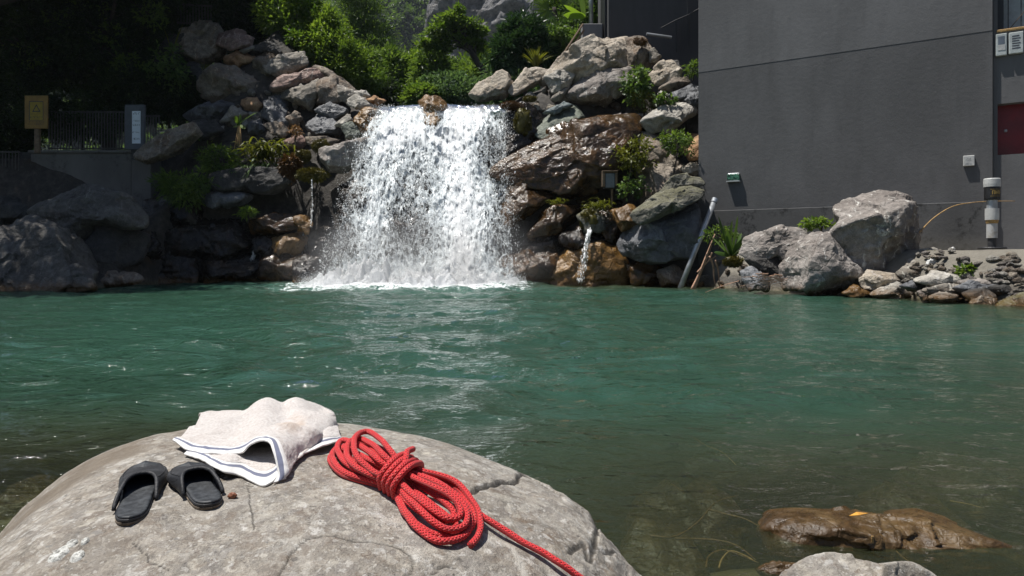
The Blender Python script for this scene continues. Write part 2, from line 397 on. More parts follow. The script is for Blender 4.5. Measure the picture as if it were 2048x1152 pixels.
streak = sst(-.4, -3.5, X) * sst(4, 7, Y) * sst(-15, -11, X) * .8 + .8 * np.exp(-((X - .2) / .7) ** 2) * sst(4.2, 3.2, Y) * sst(2.2, 2.9, Y)
t = NT('river_water'); p = t.pos()
sx = t.n('Mapping', {0: p, 3: (1.0, 1.7, 1.0)})
dep = t.n('Attribute', out=2, attribute_name='depth'); fo = t.n('Attribute', out=2, attribute_name='foam'); stk = t.n('Attribute', out=2, attribute_name='streak')
na = t.noise(sx, 3.6, 3, .5, .8); nb = t.noise(sx, 16, 3, .55, .4); ncc = t.noise(sx, 46, 2, .5)
bm_ = t.bump(na, .045, 1.0); bm_ = t.bump(nb, .012, 1.0, bm_); bm_ = t.bump(ncc, .0035, .8, bm_)
big = t.noise(p, .32, 3, .5)
body = t.mix(t.mapr(big, .35, .65), (.023, .057, .036), (.028, .076, .051))
shal = t.mapr(dep, .1, 1.3)
body = t.mix(t.mapr(t.noise(t.n('Mapping', {0: p, 3: (.8, 2.2, 1)}), .9, 5, .62, 1.2), .52, .70, 0, .75), body, (.040, .102, .078))
body = t.mix(shal, (.046, .052, .026), body)
body = t.mix(t.math('MULTIPLY', fo, .55), body, (.12, .24, .20))
opq = t.math('SUBTRACT', 1.0, t.math('POWER', 2.718, t.math('MULTIPLY', dep, -1.9)))
dif = t.n('BsdfDiffuse', {0: body, 2: bm_})
tr = t.n('BsdfTransparent', {0: (.86, .93, .80, 1)})
inner = t.n('MixShader', {0: opq, 1: tr, 2: dif})
gl = t.n('BsdfGlossy', {0: (1, 1, 1, 1), 1: .06, 'Normal': bm_})
fr = t.n('Fresnel', {0: 1.333, 1: bm_})
surf = t.n('MixShader', {0: t.math('MULTIPLY', fr, 1.0), 1: inner, 2: gl})
# foam: torn white patches
fn = t.noise(sx, 2.2, 8, .68, 1.5); fv = t.vor(t.n('VectorMath', {0: sx, 1: t.noise(sx, 3, 4, .6, out=1)}, operation='ADD'), 4.5, 'DISTANCE_TO_EDGE')
fm = t.math('ADD', fo, t.math('MULTIPLY', t.math('SUBTRACT', fn, .5), 1.5))
fm = t.math('SUBTRACT', fm, t.math('MULTIPLY', t.mapr(fv, 0, .25), .25))
fmask = t.mapr(fm, .44, .78)
st2 = t.n('Mapping', {0: p, 3: (.9, 3.0, 1.0)})
sn = t.math('MULTIPLY', t.mapr(t.noise(st2, 2.2, 9, .72, .8), .62, .74), t.mapr(t.noise(p, 60, 2), .42, .62))
sm_ = t.math('MULTIPLY', sn, t.math('MULTIPLY', stk, 1.0))
fmask = t.math('MAXIMUM', fmask, sm_)
fmask = t.math('MULTIPLY', fmask, t.mapr(dep, .0, .05))
white = t.n('BsdfDiffuse', {0: (.86, .90, .90, 1), 2: t.bump(fn, .05)})
M['water'] = t.done(t.n('MixShader', {0: fmask, 1: surf, 2: white}))
wat = mesh_np('river_pool', np.stack([X, Y, hgt], -1).reshape(-1, 3), grid_faces(len(wy), len(wx)), M['water'],
              attrs={'depth': np.maximum(0, -Zb).ravel(), 'foam': foam.ravel(), 'streak': streak.ravel()})
tag(wat, 'green rippled river pool below the waterfall', 'water', kind='structure')

# ------------------------------------------------------------------ waterfall
WFP = np.array([(31, 5.95), (26, 5.93), (23.6, 5.92), (22.7, 5.88), (22.4, 5.72), (22.15, 5.3), (21.8, 4.6), (21.35, 3.7), (20.9, 2.8), (20.4, 1.8), (20.0, .9), (19.7, .15), (19.6, -.25)])
ZL = [-.3, .3, 1.04, 2.6, 4.24, 5.2, 5.9, 6.2]; XL = [-5.35, -5.3, -5.2, -5.0, -4.85, -4.5, -4.2, -4.2]
XR = [.10, .05, 0.0, -.1, -.18, -.2, -.24, -.25]
BL = [(820, 430, 60, 80, -.42), (860, 335, 45, 40, -.22), (978, 305, 30, 50, -.42), (785, 480, 45, 50, -.25), (700, 410, 22, 70, -.25), (690, 500, 40, 50, -.32),
      (865, 490, 45, 50, -.30), (1000, 430, 22, 60, -.2), (985, 500, 35, 50, -.30), (760, 350, 40, 30, -.15), (870, 235, 22, 22, -.5),
      (918, 430, 40, 150, .45), (745, 268, 60, 42, .40), (810, 258, 50, 30, .25), (890, 280, 40, 40, .35), (960, 232, 45, 22, .25), (820, 556, 200, 16, .55), (745, 420, 30, 90, .22), (930, 520, 60, 40, .3)]
def fall_sheet(name, mat, off, amp, covk, seed, nu=300, nv=420, x0=0., x1=1.):
    pv = catmull(WFP, 900); L = np.concatenate([[0], np.cumsum(np.linalg.norm(np.diff(pv, axis=0), axis=1))])
    # more rows on the face than upstream
    lf = np.interp(22.9, pv[::-1, 0], L[::-1]); s = np.concatenate([np.linspace(0, lf, 14)[:-1], np.linspace(lf, L[-1], nv)])
    yv = np.interp(s, L, pv[:, 0]); zv = np.interp(s, L, pv[:, 1]); nv = len(s)
    u = np.linspace(x0, x1, nu)
    Yg = np.repeat(yv[:, None], nu, 1); Zg = np.repeat(zv[:, None], nu, 1)
    xl = np.interp(zv, ZL, XL); xr = np.interp(zv, ZL, XR)
    up = sst(22.6, 26, yv); xl = xl - up * 1.5; xr = xr + up * .4
    Xg = xl[:, None] + (xr - xl)[:, None] * u[None]
    face = sst(22.75, 22.2, Yg)
    q = np.stack([Xg * 1.1, Yg * .8, Zg * .75], -1)
    qd = np.stack([Xg * 1.25 + Zg * .35, Yg * .6, Zg * .55 - Xg * .4], -1); b = fbm(qd, 4, seed, .55); qr = np.stack([Xg * 4.6 + Zg * .9, Yg * 2 - Xg * .7, Zg * 1.15 + Xg * .55], -1); b2 = fbm(qr, 3, seed + 5, .6, ridge=True)
    ex = 1 - np.abs(2 * u - 1) ** 4
    Yn = Yg - off * face * sst(5.7, 4.8, Zg) - amp * (.5 + b) * face - .05 * b2 * face
    Zn = Zg + .10 * b * (1 - face) * sst(27, 23, Yg) + .015 * b2 * face + .05 * np.sin(Xg * 2.1 + .7) * sst(24, 22.9, Yg) * (1 - face)
    px = 1024 + F * Xg / Yn; py = HY - F * (Zn - H) / Yn
    c = .64 + 0 * px
    for (a, d, ra, rd, k) in BL: c = c + k * np.exp(-((px - a) / ra) ** 2 - ((py - d) / rd) ** 2)
    c = c + .16 * fbm(np.stack([Xg * 1.6, Zg * .6, 0 * Xg], -1), 4, seed + 9)
    e = np.minimum(u, 1 - u)[None] * (xr - xl)[:, None]
    c = c * (.34 + .66 * sst(0, .95, e + .16 * fbm(np.stack([Xg * 3, Zg * .9, 0 * Xg], -1), 3, seed + 2))) * covk
    fm = sst(5.76, 5.25, Zn + .16 * fbm(np.stack([Xg * 2.5, Yg * 2.5, Zg], -1), 4, seed + 3)) * sst(23.0, 22.5, Yg)
    V = np.stack([Xg, Yn, Zn], -1).reshape(-1, 3)
    return V, grid_faces(nv, nu), {'cov': c.ravel(), 'fm': fm.ravel()}
def fallmat(name, sc, off, clear):
    t = NT(name); p = t.pos()
    m = t.n('Mapping', {0: p, 1: (off, off * 2, off * 3), 3: (1.0, .6, .46)})
    dv = t.n('VectorMath', {0: m, 1: t.n('VectorMath', {0: t.noise(m, 2.6, 4, .6, out=1), 'Scale': .55}, operation='SCALE')}, operation='ADD')
    cov = t.n('Attribute', out=2, attribute_name='cov'); fm = t.n('Attribute', out=2, attribute_name='fm')
    d1 = t.vor(dv, sc, 'DISTANCE_TO_EDGE'); d2 = t.vor(dv, sc * 2.6, 'DISTANCE_TO_EDGE')
    nz = t.noise(m, 34, 4, .7); nm = t.noise(m, 5, 5, .6)
    d = t.math('ADD', t.math('MULTIPLY', d1, .75), t.math('MULTIPLY', d2, .42))
    d = t.math('ADD', d, t.math('MULTIPLY', t.math('SUBTRACT', nz, .5), .30))
    th = t.math('MULTIPLY', t.math('POWER', t.math('MAXIMUM', t.math('ADD', cov, t.math('MULTIPLY', t.math('SUBTRACT', nm, .5), .55)), 0.001), 1.7), .62)
    al = t.mapr(t.math('SUBTRACT', th, d), -.11, .12)
    h = t.math('ADD', t.math('MULTIPLY', d, -1.0), t.math('MULTIPLY', nz, .25))
    bm = t.bump(h, .08, .6)
    col = t.mix(t.mapr(th, .05, .5), (.78, .84, .86), (.95, .96, .97))
    # aerated water scatters light like a cloud: shade with the normal eased upwards
    up = t.n('VectorMath', {0: t.n('VectorMath', {0: bm, 1: (0, 0, .9)}, operation='ADD')}, operation='NORMALIZE')
    df = t.n('BsdfDiffuse', {0: col, 2: up}); tl = t.n('BsdfTranslucent', {0: col, 1: bm})
    wh = t.n('MixShader', {0: .25, 1: df, 2: tl})
    wh = t.n('MixShader', {0: .06, 1: wh, 2: t.n('BsdfGlossy', {1: .25, 'Normal': bm})})
    tp = t.n('BsdfTransparent')
    foam_s = t.n('MixShader', {0: al, 1: tp, 2: wh})
    if clear:
        cm = t.n('Mapping', {0: p, 3: (1.2, .45, .5)}); cb = t.bump(t.noise(cm, 4, 4, .6), .08)
        cw = t.n('MixShader', {0: .60, 1: t.n('BsdfTransparent', {0: (.7, .85, .82, 1)}), 2: t.n('BsdfDiffuse', {0: (.10, .19, .19, 1), 2: cb})})
        cw = t.n('MixShader', {0: t.math('ADD', t.n('Fresnel', {0: 1.33, 1: cb}), .02), 1: cw, 2: t.n('BsdfGlossy', {1: .08, 'Normal': cb})})
        foam_s = t.n('MixShader', {0: fm, 1: cw, 2: foam_s})
    else:
        foam_s = t.n('MixShader', {0: fm, 1: tp, 2: foam_s})
    return t.done(foam_s)
M['fall_a'] = fallmat('falling_water', 3.4, 0.0, True)
M['fall_b'] = fallmat('falling_water_front', 4.6, 3.7, False)
M['fall_c'] = fallmat('falling_water_spray', 6.5, 9.1, False)
fall = empty('waterfall', (-2.5, 21, 0)); tag(fall, 'white foaming waterfall pouring over dark rocks into the pool', 'waterfall', kind='structure')
for nm, mt, off, amp, ck, sd in (('back_sheet', 'fall_a', 0., .30, .98, 3), ('middle_sheet', 'fall_b', .10, .30, .80, 21), ('front_sheet', 'fall_c', .20, .32, .66, 43)):
    V, fc, at = fall_sheet(nm, M[mt], off, amp, ck, sd)
    mesh_np(nm, V, fc, M[mt], fall, attrs=at)

# droplets thrown off the fall and the churned base
rng = np.random.default_rng(5)
def droplets(n, fn):
    Pn, r = fn(n)
    tet = np.array([[1, 1, 1], [1, -1, -1], [-1, 1, -1], [-1, -1, 1]], float) / 1.732
    V = Pn[:, None] + tet[None] * r[:, None, :]
    f = np.array([[0, 1, 2], [0, 3, 1], [0, 2, 3], [1, 3, 2]])
    return V.reshape(-1, 3), (np.arange(len(Pn))[:, None, None] * 4 + f[None]).reshape(-1, 3)
def face_drops(n):
    z = rng.uniform(0, 5.7, n); y = np.interp(z, WFP[::-1, 1], WFP[::-1, 0]); xl = np.interp(z, ZL, XL); xr = np.interp(z, ZL, XR)
    u = rng.random(n); k = rng.random(n) < .3; u[k] = np.where(rng.random(k.sum()) < .6, np.abs(rng.normal(0, .10, k.sum())) - .05, rng.normal(1, .03, k.sum()))
    x = xl + (xr - xl) * u
    y = y - np.abs(rng.normal(0, .30, n)) - .15
    cl_ = fbm(np.stack([x * 2.2, y, z * 1.2], 1), 3, 15) > rng.normal(0, .25, n); x, y, z, u = x[cl_], y[cl_], z[cl_], u[cl_]; n = len(x)
    r = rng.gamma(1.5, .0019, n) + .0016; r = np.where(rng.random(n) < .04, r * 2.2, r)
    return np.stack([x, y, z], 1), np.stack([r, r, r * rng.uniform(1, 3.5, n)], 1)
def base_drops(n):
    x = rng.uniform(-5.9, .4, n); y = rng.normal(19.3, .4, n); z = np.abs(rng.normal(0, .33, n)) * np.clip(1.2 - np.abs(x + 2.8) / 4.2, .2, 1)
    r = rng.gamma(1.5, .0021, n) + .0016
    return np.stack([x, y, z], 1), np.stack([r] * 3, 1)
Va, fa = droplets(70000, face_drops); Vb, fb = droplets(60000, base_drops)
M['drop'] = (lambda t: t.done(t.n('MixShader', {0: .4, 1: t.n('BsdfDiffuse', {0: (.93, .95, .96, 1)}), 2: t.n('BsdfTranslucent', {0: (.93, .95, .96, 1)})})))(NT('water_droplets'))
sp = mesh_np('water_spray', np.vstack([Va, Vb]), np.vstack([fa, fb + len(Va)]), M['drop'], smooth=True)
tag(sp, 'white spray droplets thrown off the waterfall', 'spray', kind='stuff')

# churned foam at the foot of the fall
fx_ = np.linspace(-7.4, 1.6, 330); fy_ = np.linspace(17.4, 20.3, 130); FX, FY = np.meshgrid(fx_, fy_)
wgt = sst(17.5, 19.4, FY - .35 * np.abs(FX + 2.8) / 3) * sst(-6.7, -5.0, FX) * sst(.9, -.3, FX)
q = np.stack([FX * 2.2, FY * 2.2, 0 * FX], -1)
bil = np.abs(fbm(q, 5, 88, .6)); FZ = wgt * (.14 + 1.15 * bil * wgt) - .06 + .05 * fbm(q * 3, 3, 8)
FZ = np.where(wgt < .03, -.3, FZ)
t = NT('foam'); p = t.pos(); w_ = t.n('Attribute', out=2, attribute_name='w')
n = t.noise(p, 4, 8, .7, 1.0); al = t.mapr(t.math('ADD', w_, t.math('SUBTRACT', n, .5)), .22, .42)
bb = t.bump(n, .08)
wh = t.n('MixShader', {0: .3, 1: t.n('BsdfDiffuse', {0: (.95, .96, .97, 1), 2: bb}), 2: t.n('BsdfTranslucent', {0: (.95, .96, .97, 1)})})
M['foam'] = t.done(t.n('MixShader', {0: al, 1: t.n('BsdfTransparent'), 2: wh}))
fo_ = mesh_np('churned_foam', np.stack([FX, FY, FZ], -1).reshape(-1, 3), grid_faces(130, 330), M['foam'], attrs={'w': wgt.ravel()})
tag(fo_, 'bright white foam churned up at the foot of the waterfall', 'foam', kind='stuff')

# thin trickles beside the main fall
t = NT('trickle_water'); p = t.pos(); m = t.n('Mapping', {0: p, 3: (14, 14, 2.5)}); n = t.noise(m, 2.2, 4, .7)
ww = t.n('MixShader', {0: .5, 1: t.n('BsdfDiffuse', {0: (.7, .78, .82, 1)}), 2: t.n('BsdfTranslucent', {0: (.7, .78, .82, 1)})})
ww = t.n('MixShader', {0: .2, 1: ww, 2: t.n('BsdfGlossy', {1: .1})})
M['trickle'] = t.done(t.n('MixShader', {0: t.mapr(n, .42, .58, .12, .95), 1: t.n('BsdfTransparent'), 2: ww}))
def trickle(label, pts, w, D, n=600, spread=.05):
    """falling thread of drops: many small stretched drops along a path that widens downwards"""
    c = catmull([P(a, b, D + dd) for a, b, dd in pts], 200); k = np.clip((rng.random(n) ** .9 * 199).astype(int), 0, 199); f_ = k / 199
    lane = rng.integers(0, 6, n); off = (np.sin(lane * 2.4) * .8 + rng.normal(0, .25, n)) * spread * (.35 + .8 * f_)
    Pn = c[k] + np.stack([off, rng.normal(0, .02, n), rng.normal(0, .02, n)], 1); r = rng.gamma(2, w / 2, n) * (1 - .3 * f_)
    V, f = droplets(n, lambda m: (Pn, np.stack([r, r, r * rng.uniform(3, 9, n)], 1)))
    o = mesh_np('water_trickle', V, f, M['drop'], smooth=True, origin=c[-1]); tag(o, label, 'trickle', kind='structure'); return o
trickle('small spout of water falling off the mossy round rock', [(1181, 462, .2), (1178, 468, 0), (1174, 490, -.05), (1168, 525, -.1), (1160, 566, -.15)], .0075, 19.4, 900, .10)
trickle('thin thread of water dripping from the moss left of the waterfall', [(625, 345, .2), (624, 375, 0), (624, 420, -.05), (622, 455, -.05)], .005, 21.0, 260, .03)
trickle('thin trickle running down the rust-brown rocks left of the waterfall', [(607, 465, .1), (605, 490, 0), (602, 520, -.2), (598, 555, -.3)], .006, 21.3, 320, .06)
trickle('thin trickle on the dark wet rocks near the left bank', [(513, 490, .1), (508, 505, 0), (505, 520, -.05)], .006, 21.0, 200, .06)
# ------------------------------------------------------------------ rocks
import bmesh
_ICO = {}
def ico(sub):
    if sub not in _ICO:
        bm = bmesh.new(); bmesh.ops.create_icosphere(bm, subdivisions=sub, radius=1.0)
        bm.verts.ensure_lookup_table()
        _ICO[sub] = (np.array([v.co[:] for v in bm.verts]), np.array([[v.index for v in f.verts] for f in bm.faces])); bm.free()
    return _ICO[sub]
def facets(d, rng, n=16, lo=.47, hi=.86, p=60):
    """soft-edged random polyhedron: radius for every direction"""
    nn = rng.normal(size=(n, 3)); nn[: n // 3, 1] = -np.abs(nn[: n // 3, 1]) * 2.0
    nn /= np.linalg.norm(nn, axis=1)[:, None]; off = rng.uniform(lo, hi, n)
    k = np.maximum(d @ nn.T, 0) / off
    return (np.sum(k ** p, 1) + 1.0) ** (-1.0 / p)
def poly_radius(th, poly):
    """distance from the centre to the outline for each angle"""
    r = np.full(th.shape, 1e-3); dx, dz = np.cos(th), np.sin(th)
    for a, b in zip(poly, np.roll(poly, -1, 0)):
        e = b - a; den = dx * e[1] - dz * e[0]; den = np.where(abs(den) < 1e-9, 1e-9, den)
        tt = (a[0] * e[1] - a[1] * e[0]) / den; s = (a[0] * dz - a[1] * dx) / den
        r = np.where((tt > 0) & (s >= -1e-6) & (s <= 1 + 1e-6), np.maximum(r, tt), r)
    return r
def rock_shape(outline, thick, seed, sub=4, rough=.05, n=12, strata=0.0, lean=0.0, p=60, frac=1.0):
    """outline: (k,2) metres round the centre in the X-Z plane; gives a solid boulder of that silhouette"""
    rng = np.random.default_rng(seed); d, f = ico(sub)
    q = d * facets(d, rng, n, p=p)[:, None]
    th = np.arctan2(q[:, 2], q[:, 0]); rho = np.hypot(q[:, 0], q[:, 2])
    nb = 90; tb = np.linspace(-np.pi, np.pi, nb, endpoint=False); Rm = np.zeros(nb)
    bi = ((th + np.pi) / (2 * np.pi) * nb).round().astype(int) % nb
    np.maximum.at(Rm, bi, rho); Rm = np.maximum(Rm, .55)
    R = poly_radius(tb, outline); R = np.maximum(R, .15 * R.max())
    R = .2 * np.roll(R, 1) + .6 * R + .2 * np.roll(R, -1); Rm = .2 * np.roll(Rm, 1) + .6 * Rm + .2 * np.roll(Rm, -1); R = R * 1.03
    ratio = R / Rm; tt = (th + np.pi) / (2 * np.pi) * nb; i0 = np.floor(tt).astype(int) % nb; fr = tt - np.floor(tt)
    k = ratio[i0] * (1 - fr) + ratio[(i0 + 1) % nb] * fr
    # near the two poles (front / back) use the mean so the faces stay even
    mean = R.mean(); w = sst(.05, .35, rho); k = mean * (1 - w) + k * w
    V = np.stack([q[:, 0] * k, q[:, 1] * thick * mean * 1.25, q[:, 2] * k], 1)
    V[:, 1] += lean * V[:, 2]
    nrm = d
    s = 1.0 / mean
    a = fbm(V * s * 1.6 + seed * 1.7, 5, seed % 97, .55); b = fbm(V * s * 3.5 + seed * .7, 4, seed % 89 + 3, .55, ridge=True)
    disp = rough * mean * (.75 * a + .6 * b)
    # chipped steps: quantised noise gives small ledges
    c = fbm(V * s * 1.1 + seed * 2.9, 3, seed % 71 + 11); st_ = (np.floor(c * 5) + sst(.35, .65, c * 5 - np.floor(c * 5))) / 5 - c
    disp = disp + 1.6 * rough * mean * st_
    # fracture plates: nearest-seed cells, each with its own tilt and step
    for (K, am, gr) in ((11, .075, .30), (34, .040, .34), (90, .016, .3)):
        if K == 90 and sub < 5: continue
        sd_ = rng.normal(size=(K, 3)); sd_ /= np.linalg.norm(sd_, axis=1)[:, None]
        dw = d + .10 * np.stack([a, b, c], 1) * (1 if K < 50 else .5); near_ = np.argmax(dw @ sd_.T, 1)
        g_ = rng.normal(size=(K, 3)) * gr; hk = rng.normal(size=K)
        disp = disp + am * frac * mean * (hk[near_] * .55 + np.sum(g_[near_] * (d - sd_[near_]), 1) * (2.2 if K < 20 else 3.5))
    if strata > 0:
        ax = rng.normal(size=3) * [.35, .35, .15] + [0.1, 0, 1]; ax /= np.linalg.norm(ax)
        h = V @ ax * s * rng.uniform(4, 6) + .5 * a; g = h - np.floor(h)
        disp = disp + strata * mean * (sst(.0, .25, g) * sst(1.0, .8, g) - .6) * (.6 + .6 * b)
    V = V + nrm * disp[:, None]
    return V, f
ROCKN = [0]
def rock(poly, mat, label, thick=.8, D=None, dmax=24.0, sub=4, seed=None, name='rock', group=None, back=.25, **kw):
    poly = np.array(poly, float); ROCKN[0] += 1; seed = seed if seed is not None else 100 + ROCKN[0] * 7
    nx = np.roll(poly, -1, 0); cr = poly[:, 0] * nx[:, 1] - nx[:, 0] * poly[:, 1]; A = cr.sum() / 2
    c = np.array([((poly[:, 0] + nx[:, 0]) * cr).sum(), ((poly[:, 1] + nx[:, 1]) * cr).sum()]) / (6 * A)
    d = D if D is not None else bank_depth(c[0], c[1], dmax)
    out = (poly - c) / F * d * [1, -1] * (1.09 if 19.5 < d else 1.0)
    kw.setdefault('lean', .42 if d > 11 else 0.0); V, f = rock_shape(out, thick, seed, sub, **kw)
    ctr = P(c[0], c[1], d); size = np.abs(out).mean()
    if D is None: ctr = ctr * 1.0 + (ctr - [0, 0, H]) / d * back * thick * size; V = V * (1 + back * thick * size / d)
    o = mesh_np(name, V + ctr, f, M[mat], origin=ctr); tag(o, label, 'rock', group)
    return o

LG = 'rocks piled left of the waterfall'; RG = 'rocks piled right of the waterfall'; SG = 'rocks along the shore below the house wall'
# left pile, top to bottom
rock([(440,68),(470,57),(505,75),(503,95),(470,104),(440,92)], 'red', 'reddish-brown boulder at the very top of the left rock pile', dmax=25.6, sub=5)
rock([(450,114),(475,102),(506,115),(500,128),(475,136),(455,128)], 'orange', 'orange-tan rock lying under the reddish boulder at the top left', dmax=25.2, strata=.05)
rock([(482,102),(508,89),(512,98),(490,108)], 'grey', 'small flat grey stone wedged between the reddish boulder and orange-tan rock', dmax=25.2)
rock([(508,108),(516,92),(532,81),(550,87),(563,108)], 'dark', 'rounded dark grey boulder at the tree edge behind the left rock pile', dmax=26)
rock([(538,132),(560,113),(605,100),(617,130),(590,144),(560,156),(545,148)], 'grey', 'big angular grey block near the top right of the left pile', dmax=24.8, sub=5, n=11)
rock([(505,120),(540,112),(552,135),(545,160),(515,150)], 'brown', 'brown rubble-coated rock left of the big angular grey block', dmax=24.9, rough=.10)
rock([(418,158),(445,138),(490,140),(530,146),(548,168),(520,192),(480,203),(440,200),(415,186)], 'brown', 'wide rough brown boulder in the middle of the left rock pile', dmax=24.6, sub=5, rough=.09)
rock([(362,62),(400,44),(432,50),(444,76),(440,108),(410,132),(372,112)], 'brown', 'tall brown-grey crag under the fence at the top left', dmax=25.8, sub=5, rough=.08)
rock([(318,95),(345,70),(372,60),(380,110),(350,130),(320,125)], 'dark', 'shaded dark crag left of the brown-grey crag under the fence', dmax=25.6, rough=.08)
rock([(370,120),(405,128),(420,150),(405,165),(375,150)], 'dark', 'shaded rock below the tall brown-grey crag', dmax=25, rough=.09)
rock([(548,174),(570,151),(620,136),(646,142),(640,160),(605,167),(575,182),(553,185)], 'red', 'long purplish-red boulder slanting across the left pile', dmax=24.2, sub=5)
rock([(570,178),(630,160),(642,190),(622,216),(600,208),(575,198)], 'grey', 'layered grey rock right under the long purplish-red boulder', dmax=24, strata=.12)
rock([(632,168),(664,149),(682,175),(682,202),(655,210),(633,202)], 'brown', 'upright brown-grey block right of the long purplish-red boulder', dmax=23.8)
rock([(612,122),(650,134),(690,163),(714,186),(704,198),(672,172),(640,146)], 'brown', 'long slope slab forming the right skyline of the left pile', dmax=24.4, thick=.9)
rock([(676,172),(700,177),(713,196),(695,206),(680,198)], 'grey', 'layered grey rock on the skyline below the long slope slab', dmax=23.5, strata=.1)
rock([(697,200),(712,189),(735,199),(750,216),(725,221),(702,213)], 'pale', 'pale cream rock just left of the waterfall lip', dmax=23, D=22.9)
rock([(710,183),(728,180),(741,194),(722,198)], 'pale', 'small pale stone above the cream rock left of the waterfall lip', D=23.2)
rock([(733,198),(750,192),(770,202),(757,210),(738,206)], 'orange', 'flat tan-orange stone touching the left edge of the waterfall lip', D=22.9)
rock([(516,196),(545,182),(568,200),(575,235),(587,252),(560,256),(535,238)], 'slate', 'large dark slate block standing in the middle of the left pile', dmax=23.8, sub=5, n=11)
rock([(484,200),(510,194),(522,212),(515,224),(490,220)], 'orange', 'rounded brown-orange rock against the left side of the dark slate block', dmax=23.9)
rock([(364,228),(400,207),(440,199),(465,205),(459,228),(430,247),(385,244)], 'slate', 'broad dark slate boulder at the left end of the pile', dmax=23.6, sub=5, n=10)
rock([(444,245),(465,214),(490,226),(482,240)], 'grey', 'light grey wedge stone right of the broad dark slate boulder', dmax=23.3)
rock([(492,240),(515,234),(527,262),(505,270)], 'slate', 'small dark slate block above the ferns', dmax=23.2, n=9)
rock([(412,273),(442,251),(447,263),(425,277)], 'pale', 'pale pointed stone below the broad dark slate boulder', dmax=23)
rock([(618,246),(640,225),(667,232),(682,250),(677,268),(640,272),(621,263)], 'slate', 'shiny blue-grey slate block, the larger lower one of two', dmax=23, sub=5, n=9)
rock([(636,222),(658,204),(686,215),(692,228),(665,236),(645,231)], 'slate', 'shiny blue-grey slate block, the smaller upper one of two', dmax=23.2, n=9)
rock([(710,236),(730,219),(755,217),(770,240),(766,266),(745,283),(718,274)], 'ochre', 'round brown-stained boulder at the left edge of the waterfall', D=22.3, sub=5, n=10)
rock([(686,252),(712,236),(724,262),(715,281),(695,275)], 'green', 'olive-grey rock leaning on the round brown-stained boulder', D=22.2)
rock([(672,252),(694,229),(704,240),(688,257)], 'pale', 'narrow pale wedge between blue-grey slate and olive-grey rock', D=22.7)
rock([(575,236),(590,221),(602,235),(593,250),(580,252)], 'brown', 'small brown stone right of the dark slate block', dmax=23.3)
rock([(573,282),(595,269),(615,282),(600,297),(580,297)], 'red', 'reddish-brown stone beside the dead leaves above the moss', dmax=22.7)
rock([(528,249),(560,244),(580,262),(572,278),(545,265)], 'brown', 'brown slab below the dark slate block', dmax=23)
rock([(618,275),(650,272),(675,280),(660,296),(625,292)], 'brown', 'low brown rock below the larger blue-grey slate block', dmax=22.5, rough=.08)
rock([(640,300),(690,284),(735,272),(740,292),(718,325),(690,345),(655,340)], 'mauve', 'smooth purplish-brown rock at the left side of the falling water', D=21.5, sub=5)
rock([(286,312),(325,268),(385,246),(394,268),(350,305),(312,326)], 'brown', 'long slanting slab right of the grey notice board', D=22.0, sub=5)
rock([(385,245),(425,240),(440,262),(410,285),(388,275)], 'dark', 'dark rock under the broad dark slate boulder', dmax=22.8)
# dark lower cliff, left of the waterfall
rock([(405,390),(450,380),(500,388),(480,408),(430,415)], 'slate', 'dark slate ledge in the shaded cliff below the ferns', D=21.5, thick=.9)
rock([(420,350),(480,335),(560,340),(590,365),(540,385),(450,380)], 'dark', 'shaded block under the fern ledge', D=21.7, sub=5)
rock([(300,405),(360,380),(410,400),(400,450),(340,470),(300,450)], 'wetdark', 'dark wet rock in the shaded cliff beside the left boulders', D=21.7, sub=5)
rock([(350,460),(430,430),(500,440),(510,490),(430,520),(360,510)], 'wetdark', 'broad layered wet rock in the middle of the shaded cliff', D=21.6, sub=5, strata=.08)
rock([(280,500),(350,485),(420,510),(400,560),(300,568)], 'wetdark', 'low dark wet rock at the waterline of the shaded cliff', D=21.2, sub=5, strata=.08)
rock([(400,525),(480,500),(530,520),(520,565),(420,568)], 'wetdark', 'wet black rock at the waterline left of the ochre rocks', D=21.2, sub=5, strata=.06)
rock([(500,440),(545,428),(600,430),(604,455),(550,470),(508,468)], 'wetbrown', 'glistening brown rock on top of the ochre rocks', D=21.4, sub=5)
rock([(590,435),(610,430),(624,448),(618,464),(596,462)], 'ochre', 'bright ochre stone left of the waterfall', D=21.1)
rock([(508,478),(528,473),(548,485),(540,508),(512,506)], 'wetdark', 'rounded wet rock with a trickle over it', D=21.2)
rock([(545,478),(590,465),(612,480),(600,505),(555,505)], 'ochre', 'rust-brown rock below the bright ochre stone', D=21.2)
rock([(520,515),(560,505),(600,512),(605,545),(560,562),(520,555)], 'wetbrown', 'wet brown rock at the waterline left of the foam', D=20.9, sub=5)
rock([(588,520),(610,513),(640,520),(642,560),(595,565)], 'wetdark', 'dark wet rock half inside the spray', D=20.7)
rock([(610,470),(650,455),(690,470),(685,515),(640,525),(612,510)], 'wetdark', 'dark rock behind the left strands of the waterfall', D=21.3, sub=5)
# left bank boulders
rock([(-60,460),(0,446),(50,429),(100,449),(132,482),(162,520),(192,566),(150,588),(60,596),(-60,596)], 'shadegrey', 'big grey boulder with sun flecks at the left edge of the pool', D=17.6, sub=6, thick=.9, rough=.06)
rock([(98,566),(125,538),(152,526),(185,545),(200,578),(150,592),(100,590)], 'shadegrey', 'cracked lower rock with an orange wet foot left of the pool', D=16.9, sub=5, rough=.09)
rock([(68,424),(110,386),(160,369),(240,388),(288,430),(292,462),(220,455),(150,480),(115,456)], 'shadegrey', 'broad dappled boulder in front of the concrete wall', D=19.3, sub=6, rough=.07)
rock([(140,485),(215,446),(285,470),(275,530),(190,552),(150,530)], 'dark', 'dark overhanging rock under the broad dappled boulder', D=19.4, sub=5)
rock([(186,560),(215,545),(262,545),(280,562),(240,574),(200,574)], 'brown', 'flat low rock at the waterline right of the cracked rock', D=18.6)
